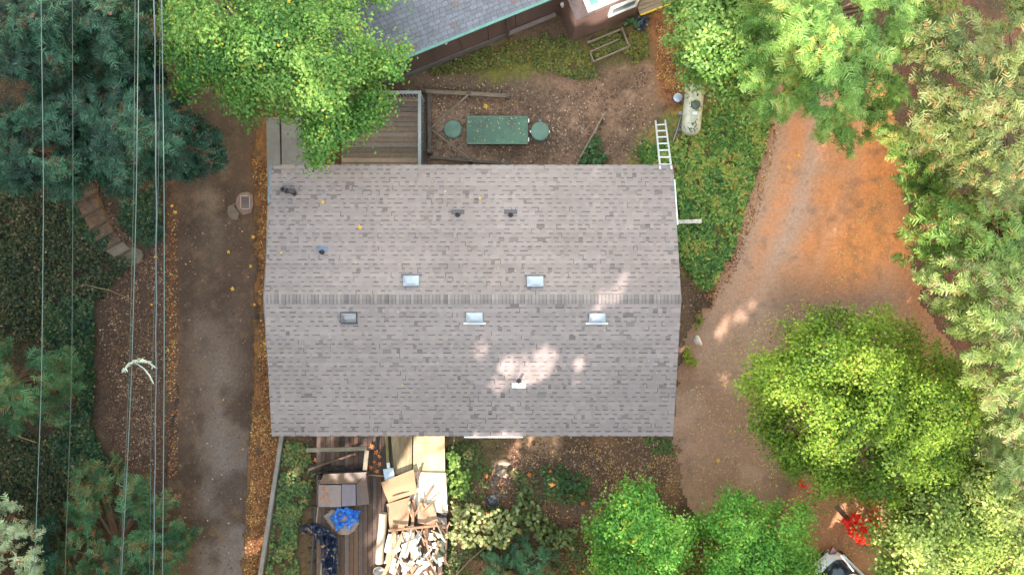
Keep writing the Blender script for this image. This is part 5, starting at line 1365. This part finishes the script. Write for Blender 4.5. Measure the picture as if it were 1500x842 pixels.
shrub("shrub", "bright scarlet leaved shrub beside the leaning post", [(1234, 766), (1246, 752), (1262, 766), (1284, 752), (1296, 764), (1284, 786), (1274, 800), (1256, 792), (1242, 782)], .5, 1.5, L_redl, 1300, .15, 1)
shrub("shrub", "thin red and orange sprig between the scarlet shrub and the pale tree", [(1272, 740), (1284, 728), (1290, 738), (1282, 768), (1272, 772)], .5, 1.6, leafmat("leaf_rust", [(0, F(150, 50, 30)), (.5, F(206, 96, 50)), (1, F(214, 150, 80))], .3), 130, .14, 2)
shrub("shrub", "small dark red sprig at the lower edge of the big lime tree", [(1166, 700), (1174, 700), (1186, 716), (1182, 722), (1170, 710)], .5, 1.2, L_redl, 60, .12, 3)
shrub("vine", "upper patch of large leaved vine against the bleached plywood", [(657, 655), (672, 655), (676, 690), (658, 694)], .1, .5, L_vine, 150, .22, 4, "vine", aspect=.9)
shrub("vine", "lower patch of large leaved vine beside the bleached plywood corner", [(657, 700), (682, 694), (692, 712), (676, 728), (658, 730)], .1, .5, L_vine, 200, .22, 5, "vine", aspect=.9)
shrub("bush", "sunlit maple-like bush spreading right of the debris deck", [(660, 770), (668, 738), (690, 732), (722, 748), (752, 752), (760, 780), (738, 800), (700, 800), (664, 800)], .2, 1.4, leafmat("leaf_sunny_bush", [(0, F(104, 124, 60)), (.4, F(150, 160, 90)), (.8, F(204, 206, 150)), (1, F(226, 190, 110))], .35), 800, .2, 6, aspect=.85)
shrub("bush", "leafy bush with broad dull leaves in the middle of the south yard", [(752, 728), (772, 720), (786, 742), (804, 760), (838, 778), (842, 800), (800, 806), (770, 770), (752, 752)], .2, 1.0, leafmat("leaf_dull_bush", [(0, F(70, 88, 46)), (.5, F(112, 126, 68)), (1, F(160, 164, 104))], .35), 800, .2, 7, aspect=.85)
shrub("bush", "low dark green bush patch south of the roof with a yellow leaf on it", [(800, 690), (822, 684), (858, 706), (862, 730), (830, 728), (806, 715)], .1, .5, L_fern, 420, .16, 8)
shrub("fern", "dark green fern clump behind the long edging board", [(858, 212), (868, 200), (882, 214), (884, 242), (850, 244)], .1, .5, L_fern, 420, .26, 9, "fern", aspect=.3)
shrub("fern", "bright yellow green plant beside the white stone at the east wall", [(1004, 512), (1014, 510), (1016, 532), (1008, 540), (1003, 530)], .1, .45, leafmat("leaf_acid", [(0, F(120, 150, 40)), (1, F(190, 206, 70))], .4), 60, .32, 10, "fern", aspect=.25)
shrub("plant", "tiny yellow green plant above the white stone near the drive edge", [(1018, 458), (1028, 456), (1032, 472), (1020, 476)], .05, .3, leafmat("leaf_acid2", [(0, F(110, 130, 50)), (1, F(180, 190, 80))], .4), 45, .22, 12, "plant", aspect=.3)
shrub("grass_clump", "green grass clump left of the ladder foot", [(938, 210), (960, 204), (968, 244), (940, 244)], .05, .3, leafmat("blade_green", [(0, F(60, 104, 40)), (.6, F(92, 144, 60)), (1, F(140, 170, 80))], .35), 700, .17, 13, "grass", aspect=.25)
shrub("shrub", "dark glossy low shrub against the foot of the brown house wall", [(915, 34), (932, 24), (938, 36), (930, 44), (912, 40)], .1, .6, L_fern, 260, .16, 14)
bg_ = crumple("rubbish_bag", [(926, 30), (938, 20), (950, 26), (950, 38), (940, 46), (928, 42)], .3, .35, mat("black_bag", A(56, 60, 72), .3, .4, 6), "crumpled black rubbish bag at the end of the yellow edged ramp", "bag", 15)

# ------------------------------------------------------------------ ground cover and litter
def cover(name, label, regions, m, n, size, z1, seed, gap=.0, gscale=14, up=1.3, aspect=.65, cat="ground cover", tonev=.22, feather=7):
    QQ = []; RR = []
    for poly, share in regions:
        x, y = sample_poly(poly, int(n * share), lambda a_, b_: np.clip((fbm(a_ / gscale, b_ / gscale, seed, 4) - gap) * 6, 0, 1) * np.clip(edgedist(a_, b_, poly) / feather + .1, 0, 1))
        if not len(x): continue
        z = z1 * rng.random(len(x)) ** .8 * (.4 + fbm(x / 12, y / 12, seed + 3, 3)) + .01
        nr = unit(rng.normal(0, .42, (len(x), 3)) + np.array([0, 0, up])); L = size * rng.uniform(.55, 1.3, len(x))
        t = np.clip(rng.normal(.5, tonev, len(x)) + (fbm(x / 30, y / 30, seed + 8, 3) - .5) * .7, 0, 1)
        q, r_ = leaves(Pn(x, y, z), nr, L, L * aspect, t); QQ.append(q); RR.append(r_)
    o = link_mesh(quads_mesh(name, np.concatenate(QQ), np.concatenate(RR)), name, m)
    return tag(o, label, cat, None, "stuff")
L_ivy = leafmat("leaf_ivy_dark", [(0, F(24, 48, 34)), (.4, F(38, 70, 44)), (.75, F(58, 92, 54)), (.93, F(92, 110, 60)), (1, F(150, 130, 90))], .2, .4)
L_bank = leafmat("leaf_bank_mix", [(0, F(24, 36, 22, 1.0)), (0.35, F(42, 60, 34, 1.0)), (0.65, F(66, 86, 48, 1.0)), (0.85, F(80, 72, 50, 1.0)), (1, F(140, 116, 90, 1.0))], 0.2)
L_slope = leafmat("leaf_slope", [(0, F(52, 92, 40)), (.35, F(92, 142, 62)), (.6, F(140, 176, 80)), (.8, F(190, 194, 92)), (1, F(214, 166, 84))], .3)
L_weed = leafmat("leaf_weed", [(0, F(70, 78, 36)), (.4, F(104, 110, 50)), (.7, F(140, 136, 60)), (1, F(178, 140, 66))], .3)
cover("ivy", "dark green ivy covering the lower bank beside the red shoulder", [([(62, 440), (138, 430), (140, 560), (134, 620), (150, 660), (172, 690), (100, 700), (60, 650), (110, 600), (112, 540), (60, 500)], .6), ([(180, 300), (236, 262), (238, 350), (218, 366), (196, 352), (170, 322)], .25), ([(90, 265), (110, 290), (160, 350), (150, 372), (100, 330)], .15)], L_ivy, 19000, .15, .22, 71, gap=.2)
cover("bank_undergrowth", "brown green undergrowth and dead leaves on the shady bank", [([(-60, 262), (90, 290), (150, 368), (200, 380), (150, 440), (60, 440), (60, 500), (-60, 500)], .55), ([(-60, 620), (60, 640), (100, 690), (180, 690), (110, 720), (90, 800), (60, 770), (-60, 740)], .45)], L_bank, 22000, .14, .15, 72, gap=.22, tonev=.3)
cover("slope_groundcover", "green and yellow ground cover on the slope between the house and the drive", [([(945, 212), (985, 208), (1040, 160), (1060, 145), (1128, 182), (1120, 225), (1098, 290), (1075, 370), (1042, 428), (1020, 420), (994, 380), (980, 300), (940, 246)], 1.0)], L_slope, 15000, .20, .3, 73, gap=.24, aspect=.4, tonev=.24)
cover("weeds", "low yellow green weeds along the foot of the neighbouring house", [([(622, 104), (700, 75), (800, 48), (838, 55), (862, 70), (870, 95), (880, 115), (850, 120), (800, 104), (730, 100), (640, 112)], .6), ([(905, 78), (925, 45), (950, 40), (952, 80), (930, 95)], .15), ([(862, 66), (905, 46), (918, 68), (872, 88)], .25)], L_weed, 7500, .12, .18, 74, gap=.34)
cover("yard_weeds", "green weeds scattered over the south yard", [([(655, 650), (700, 645), (720, 690), (705, 740), (660, 735)], .2), ([(655, 735), (770, 740), (860, 790), (870, 850), (640, 850)], .45), ([(740, 690), (800, 680), (870, 700), (860, 740), (760, 740)], .2), ([(940, 640), (985, 640), (990, 670), (950, 665)], .04)], leafmat("leaf_yardweed", [(0, F(60, 76, 40)), (.5, F(98, 120, 62)), (.8, F(130, 144, 80)), (1, F(150, 110, 70))], .3), 7500, .14, .2, 75, gap=.36)
cover("planted_strip", "mixed green plants between the kerb board and the south deck", [([(416, 644), (450, 648), (462, 690), (460, 720), (440, 760), (436, 800), (440, 860), (385, 860), (400, 760)], 1.0)], leafmat("leaf_strip", [(0, F(56, 84, 46)), (.45, F(88, 120, 66)), (.75, F(140, 156, 90)), (1, F(190, 140, 80))], .3), 5200, .15, .25, 76, gap=.33)
# litter: small fallen leaves, cards of 4 to 12 cm
L_lit = leafmat("litter_orange", [(0, F(92, 58, 40)), (.4, F(140, 88, 56)), (.7, F(190, 122, 72)), (.9, F(214, 160, 96)), (1, F(232, 190, 110))], .1, .8)
L_lity = leafmat("litter_yellow", [(0, F(150, 104, 66, 1.0)), (0.4, F(206, 150, 96, 1.0)), (0.8, F(234, 190, 120, 1.0)), (1, F(238, 206, 140, 1.0))], 0.05)
L_litb = leafmat("litter_brown", [(0, F(80, 58, 46)), (.5, F(124, 92, 74)), (.85, F(164, 126, 100)), (1, F(200, 170, 140))], .1, .8)
cover("leaf_litter", "orange leaf litter along the lane edge and the trees' feet", [([(366, 230), (396, 240), (398, 420), (404, 640), (412, 645), (384, 860), (356, 860), (366, 640), (378, 520), (378, 300)], .42), ([(960, 30), (1005, 10), (1010, 120), (985, 180), (962, 110)], .2), ([(240, 300), (262, 300), (262, 700), (244, 700)], .06), ([(1128, 180), (1146, 186), (1110, 320), (1070, 420), (1030, 470), (1012, 460), (1060, 385), (1098, 290)], .05), ([(860, 780), (900, 860), (780, 860), (800, 800)], .06), ([(660, 660), (740, 690), (800, 720), (870, 760), (860, 840), (700, 840)], .12)], L_lit, 18000, .085, .03, 81, gap=.25, up=2.2, cat="litter", tonev=.26, feather=22)
cover("leaf_litter", "brown dead leaves scattered on the red shoulder and the yards", [([(142, 420), (200, 380), (246, 300), (244, 720), (190, 690), (150, 640)], .22), ([(945, 210), (1040, 160), (1120, 200), (1075, 370), (1040, 430), (990, 500), (980, 300)], .1), ([(244, 300), (370, 240), (372, 560), (350, 842), (248, 842)], .03), ([(605, 110), (700, 115), (800, 130), (960, 90), (960, 240), (600, 240)], .25), ([(655, 640), (1000, 640), (995, 740), (870, 840), (650, 850)], .3), ([(100, 262), (140, 262), (205, 365), (170, 385)], .15)], L_litb, 19000, .09, .03, 82, gap=.3, up=2.0, cat="litter", tonev=.26, feather=22)
cover("leaf_litter", "tiny yellow fallen leaves sprinkled over the drive and the south yard", [([(830, 640), (1000, 640), (1000, 740), (900, 740), (830, 700)], .32), ([(1000, 560), (1110, 560), (1160, 700), (1060, 760), (1000, 720)], .18), ([(1110, 520), (1200, 440), (1310, 380), (1320, 240), (1280, 240), (1200, 420), (1060, 480), (1020, 560)], .25), ([(1150, 700), (1250, 690), (1290, 840), (1200, 820)], .15), ([(610, 100), (780, 110), (800, 240), (630, 240)], .05), ([(740, 640), (840, 640), (840, 740), (740, 720)], .05)], L_lity, 4600, .075, .02, 83, gap=.3, up=2.4, cat="litter", feather=26)

# big fallen maple leaves: one mesh per leaf, five lobes
def maple_mesh():
    mb = MB(); V = [(0, 0, .02)]; F_ = []; n = 10
    for i in range(n):
        a_ = 2 * math.pi * i / n; rr_ = (.13 if i % 2 == 0 else .065) * (.6 if i == 8 else 1)
        V.append((math.cos(a_) * rr_, math.sin(a_) * rr_, .025 if i % 2 == 0 else .0))
    for i in range(n): F_.append((0, 1 + i, 1 + (i + 1) % n))
    mb.add(V, F_); me = bpy.data.meshes.new("maple_leaf"); me.from_pydata([tuple(v) for v in mb.V], [], mb.F); me.update()
    return me
M_ml = mat("maple_leaf_yellow", A(226, 170, 60, 1.1), .7, .3, 10); M_mo = mat("maple_leaf_orange", A(214, 124, 60), .7, .3, 10)
me_y = maple_mesh(); me_y.materials.append(M_ml); me_o = me_y.copy(); me_o.materials.clear(); me_o.materials.append(M_mo)
def leaf_at(px_, py_, z, s=1.0, me=me_y, lab="", grp=None):
    o = bpy.data.objects.new("fallen_leaf", me); COL.objects.link(o)
    o.location = P(px_, py_, z); o.rotation_euler = (random.uniform(-.2, .2), random.uniform(-.2, .2), random.uniform(0, 6.28)); o.scale = (s, s, s)
    tag(o, lab, "leaf", grp)
for px_, py_ in ((252, 302), (257, 311), (235, 348), (335, 369), (371, 347), (341, 423), (222, 446), (373, 446), (388, 503), (228, 376), (367, 390)):
    leaf_at(px_, py_, .04, random.uniform(.55, 1.0), lab="big yellow maple leaf lying on or beside the shady lane", grp="fallen maple leaves on the lane")
for px_, py_ in ((1052, 674), (1170, 208 + 20), (1155, 245)):
    leaf_at(px_, py_, .04, .9, lab="big yellow maple leaf lying on the dirt drive", grp="fallen maple leaves on the drive")
for px_, py_ in ((809, 710), (775, 695), (806, 690), (854, 737), (864, 782), (760, 776), (712, 697), (714, 752), (702, 756), (837, 726)):
    leaf_at(px_, py_, .28, random.uniform(.7, 1.2), me_o, "orange maple leaf lying in the south yard", "fallen maple leaves in the south yard")
for px_, py_ in ((545, 653), (551, 662), (548, 676), (556, 668), (556, 679), (552, 690), (543, 684)):
    leaf_at(px_, py_, .42, random.uniform(.7, 1.2), me_o, "orange maple leaf on the deck between the grey boards and the plywood", "maple leaves on the south deck")
for px_, py_ in ((515, 672), (522, 677), (510, 678), (468, 668), (463, 673), (500, 667), (496, 662)):
    leaf_at(px_, py_, .3, random.uniform(1., 1.6), me_o, "orange maple leaf in the gap framed by grey boards", "maple leaves in the deck gap")
for px_, py_ in ((474, 716), (478, 724), (472, 730), (480, 733)):
    leaf_at(px_, py_, .84, .8, me_o, "small dried leaf on the left seat of the padded bench", "leaves on the bench")
for px_, py_, s_ in ((527, 333, .9), (473, 296, .7), (703, 290, .6), (412, 370, .5), (1, 1, 0)):
    if s_:
        p_ = RP(px_, py_, .04); o = bpy.data.objects.new("fallen_leaf", me_y); COL.objects.link(o); o.location = p_; o.scale = (s_,) * 3; o.rotation_euler = (0.1, 0, px_)
        tag(o, "yellow leaf lying on the north slope of the shingle roof", "leaf", "leaves on the roof")
leaf_at(712, 156, .04, 1.1, lab="yellow maple leaf lying above the rectangular green box")
# needles and specks fallen on the roof: many tiny pale leaves
QQ = []
n = 260; x = rng.uniform(400, 985, n); y = rng.uniform(245, 635, n)
pos = np.array([list(RP(a_, b_, .025)) for a_, b_ in zip(x, y)])
Q, R = leaves(pos, unit(rng.normal(0, .12, (n, 3)) + np.array([0, 0, 1])), rng.uniform(.02, .07, n), rng.uniform(.015, .04, n), rng.random(n))
tag(link_mesh(quads_mesh("roof_litter", Q, R), "roof_litter", L_lity), "tiny pale leaf fragments sprinkled over the shingle roof", "litter", None, "stuff")
n = 70; x = rng.uniform(684, 772, n) * (rng.random(n) < .8) ; x = np.where(x < 600, rng.uniform(684, 720, n), x); y = rng.uniform(172, 209, n)
Q, R = leaves(Pn(x, y, .435), unit(rng.normal(0, .15, (n, 3)) + np.array([0, 0, 1])), rng.uniform(.03, .10, n), rng.uniform(.02, .06, n), rng.random(n))
tag(link_mesh(quads_mesh("box_litter", Q, R), "box_litter", L_lity), "small dry leaves lying on the rectangular green box", "litter", None, "stuff")
# sprigs fallen on the gas tank
n = 90; t = rng.random(n); cl = rng.choice([.1, .45, .52, .8, .93, .05], n); t = np.clip(cl + rng.normal(0, .03, n), .03, .97); an = np.clip(rng.normal(0, .35, n), -1, 1)
pos = np.array([list(ca.lerp(cb, float(a_)) + side * math.sin(b_) * .41 + Vector((0, 0, math.cos(b_) * .415))) for a_, b_ in zip(t, an)])
Q, R = leaves(pos, unit(rng.normal(0, .3, (n, 3)) + np.array([0, 0, 1])), rng.uniform(.06, .14, n), rng.uniform(.02, .05, n), rng.random(n) * .6)
tag(link_mesh(quads_mesh("fallen_sprigs", Q, R), "fallen_sprigs", L_fern), "small green sprigs fallen on the cream gas tank", "litter", None, "stuff")

# ------------------------------------------------------------------ unseen redwoods placed to shade the scene, with sun gaps cut into them
sv = np.array(sun_vec); e1 = unit(np.cross(np.array([0, 0, 1.0]), sv)); e2 = np.cross(sv, e1)
LIT = []   # (picture x, picture y, height, radius m): where leaves are cut away to let chosen sun patches through
def lit(px_, py_, z, r_, ell=1.0):
    r_ = r_ + (.16 if z > .3 else .09)
    p = np.array(P(px_, py_, z)); LIT.append((p @ e1, p @ e2, r_, ell))
for a_ in [(740, 552, 4.2, .36), (757, 546, 4.2, .52), (775, 540, 4.2, .56), (793, 534, 4.2, .5), (808, 530, 4.2, .32), (846, 540, 4.2, .28), (850, 556, 4.2, .24), (722, 572, 4.2, .3), (705, 515, 4.3, .22),
           (905, 426, 4.5, .22), (917, 418, 4.5, .24), (929, 410, 4.5, .24), (941, 402, 4.5, .2), (878, 438, 4.5, .2), (870, 396, 4.4, .18), (872, 250, 3.7, .12), (905, 250, 3.7, .1),
           (1046, 494, 0, .26), (1053, 488, 0, .28), (1060, 482, 0, .3), (1067, 476, 0, .3), (1074, 471, 0, .3), (1081, 465, 0, .28), (1088, 459, 0, .26), (1095, 453, 0, .24), (1102, 448, 0, .2), (1109, 442, 0, .14),
           (628, 665, .5, .8), (628, 700, .5, 1.25), (630, 730, .5, 1.2), (590, 715, .5, .7), (600, 770, .5, 1.2), (585, 810, .5, 1.3), (620, 820, .5, 1.3), (560, 800, .5, .5), (645, 790, .5, .6),
           (700, 765, 1, .85), (730, 765, 1, .6), (775, 648, 0, .5), (760, 664, 0, .45), (800, 655, 0, .4), (700, 641, 3.4, .4), (725, 641, 3.4, .4), (750, 641, 3.4, .4), (745, 690, 0, .35),
           (1050, 70, 5.5, 1.0), (1090, 120, 5.5, .9), (1070, 95, 5.5, .8), (1190, 30, 9, 1.5), (1230, 60, 9, .9), (1150, 50, 9, .9), (1410, 120, 9, 2.2), (1450, 230, 9, 1.8), (1360, 200, 5, 1.0), (1450, 340, 8, 1.4),
           (1470, 430, 11, 2.2), (1480, 530, 11, 2.0), (1420, 400, 9, 1.2), (1270, 560, 8.5, 2.3), (1200, 520, 7, 1.2), (1350, 620, 8, 1.8), (1210, 640, 7, 1.2),
           (1430, 770, 7, 2.4), (1350, 800, 6, 1.6), (1490, 640, 8, 1.5), (1290, 790, 1, 1.0), (1260, 780, .5, .9), (1220, 760, 0, .5), (1210, 730, 0, .4),
           (930, 770, 4.5, .6), (985, 820, 4.5, .5), (900, 745, 4, .4), (1110, 800, 4.5, .6), (400, 90, 9, .8), (330, 60, 9, .6), (470, 120, 8, .7), (480, 190, 7, .4), (560, 90, 7, .5),
            (860, 30, 2.7, .9), (920, 10, 2.7, .8), (380, 720, 0, .35), (372, 800, 0, .4), (470, 655, .5, .3), (520, 672, .5, .4), (550, 660, .5, .5), (430, 700, .2, .3), (820, 700, 0, .3), (960, 700, 0, .25), (1150, 60, 8, .4)]: lit(*a_)
LIT = np.array(LIT)
def keep_shade(c):
    u = c @ e1; v = c @ e2; k = np.ones(len(c), bool)
    w = (fbm(u * 1.6 + 50, v * 1.6 + 50, 91, 3) - .5) * .8
    for lu, lv, r_, el in LIT: k &= np.hypot(u - lu, v - lv) > r_ * (1 + w)
    return k
L_grove = leafmat("needle_grove", [(0, F(34, 66, 46)), (.5, F(58, 98, 66)), (1, F(90, 128, 86))], .15)
def shade_tree(x, y, h, rad, label, seed):
    n = 1500; zz = 4 + (h - 4) * rng.random(n) ** .9
    prof = rad * np.clip((h - zz) / (h * .5), .12, 1) ** .6 * np.clip((zz - 1) / 6, .3, 1)
    az = rng.uniform(0, 2 * math.pi, n); rr_ = prof * np.sqrt(rng.random(n))
    pos = np.stack([x + np.cos(az) * rr_, y + np.sin(az) * rr_, zz], -1)
    Q, R = sprays(pos, az + rng.normal(0, .3, n), rng.normal(-.25, .2, n), rng.normal(0, .8, n), rng.uniform(1.1, 2.0, n), np.clip(rng.normal(.5, .2, n), 0, 1), 7, .45, .17)
    c = Q.mean(1); k = keep_shade(c)
    # leaves inside the camera's view are dropped, so the redwoods stay unseen
    out = (np.abs(c[:, 1]) > .4155 * (CAM_H - c[:, 2]) + .8) | (np.abs(c[:, 0]) > .7404 * (CAM_H - c[:, 2]) + .8)
    k &= out & ((np.abs(c[:, 0]) > 5) | (np.abs(c[:, 1]) > 5))
    root = empty("shade_redwood", (x, y, 0), label, "conifer", "unseen redwoods placed to shade the scene")
    link_mesh(quads_mesh("crown", Q[k], R[k]), "crown", L_grove, root)
    trunk_mesh((x, y, 0), (x, y, h - 1), .5, [pos[i] for i in range(0, 20)], M_bark, root, seed)
cs = np.linspace(-29, 28, 15)
for i, c_ in enumerate(cs):
    if c_ < -15: gx, gy = -28.5, (.88 * -28.5 - c_) / .47
    else: gy = -20.5; gx = (c_ + .47 * gy) / .88
    # trunk shifted off the cut gaps that light the roof, drive and deck
    key = np.array(LIT)[:38, 0]; cand = np.linspace(-.9, .9, 25); best = cand[np.argmax([np.min(np.abs((gx + d_) * .88 - gy * .47 - key)) if gy < -19 else 0 for d_ in cand])] if gy < -19 else 0
    gx += best
    shade_tree(gx, gy, 33 + (i * 37 % 4), 4.3, "tall dark unseen redwood placed to shade the scene, with sun gaps cut in it", 100 + i)
for i, c_ in enumerate(np.linspace(-25, 25, 0)):
    if c_ < -6: gx, gy = -36, 0
    else: gy = -27.5; gx = (c_ + .47 * gy) / .88
    shade_tree(gx, gy, 42, 4.6, "tall dark unseen redwood placed to shade the scene, with sun gaps cut in it", 200 + i)
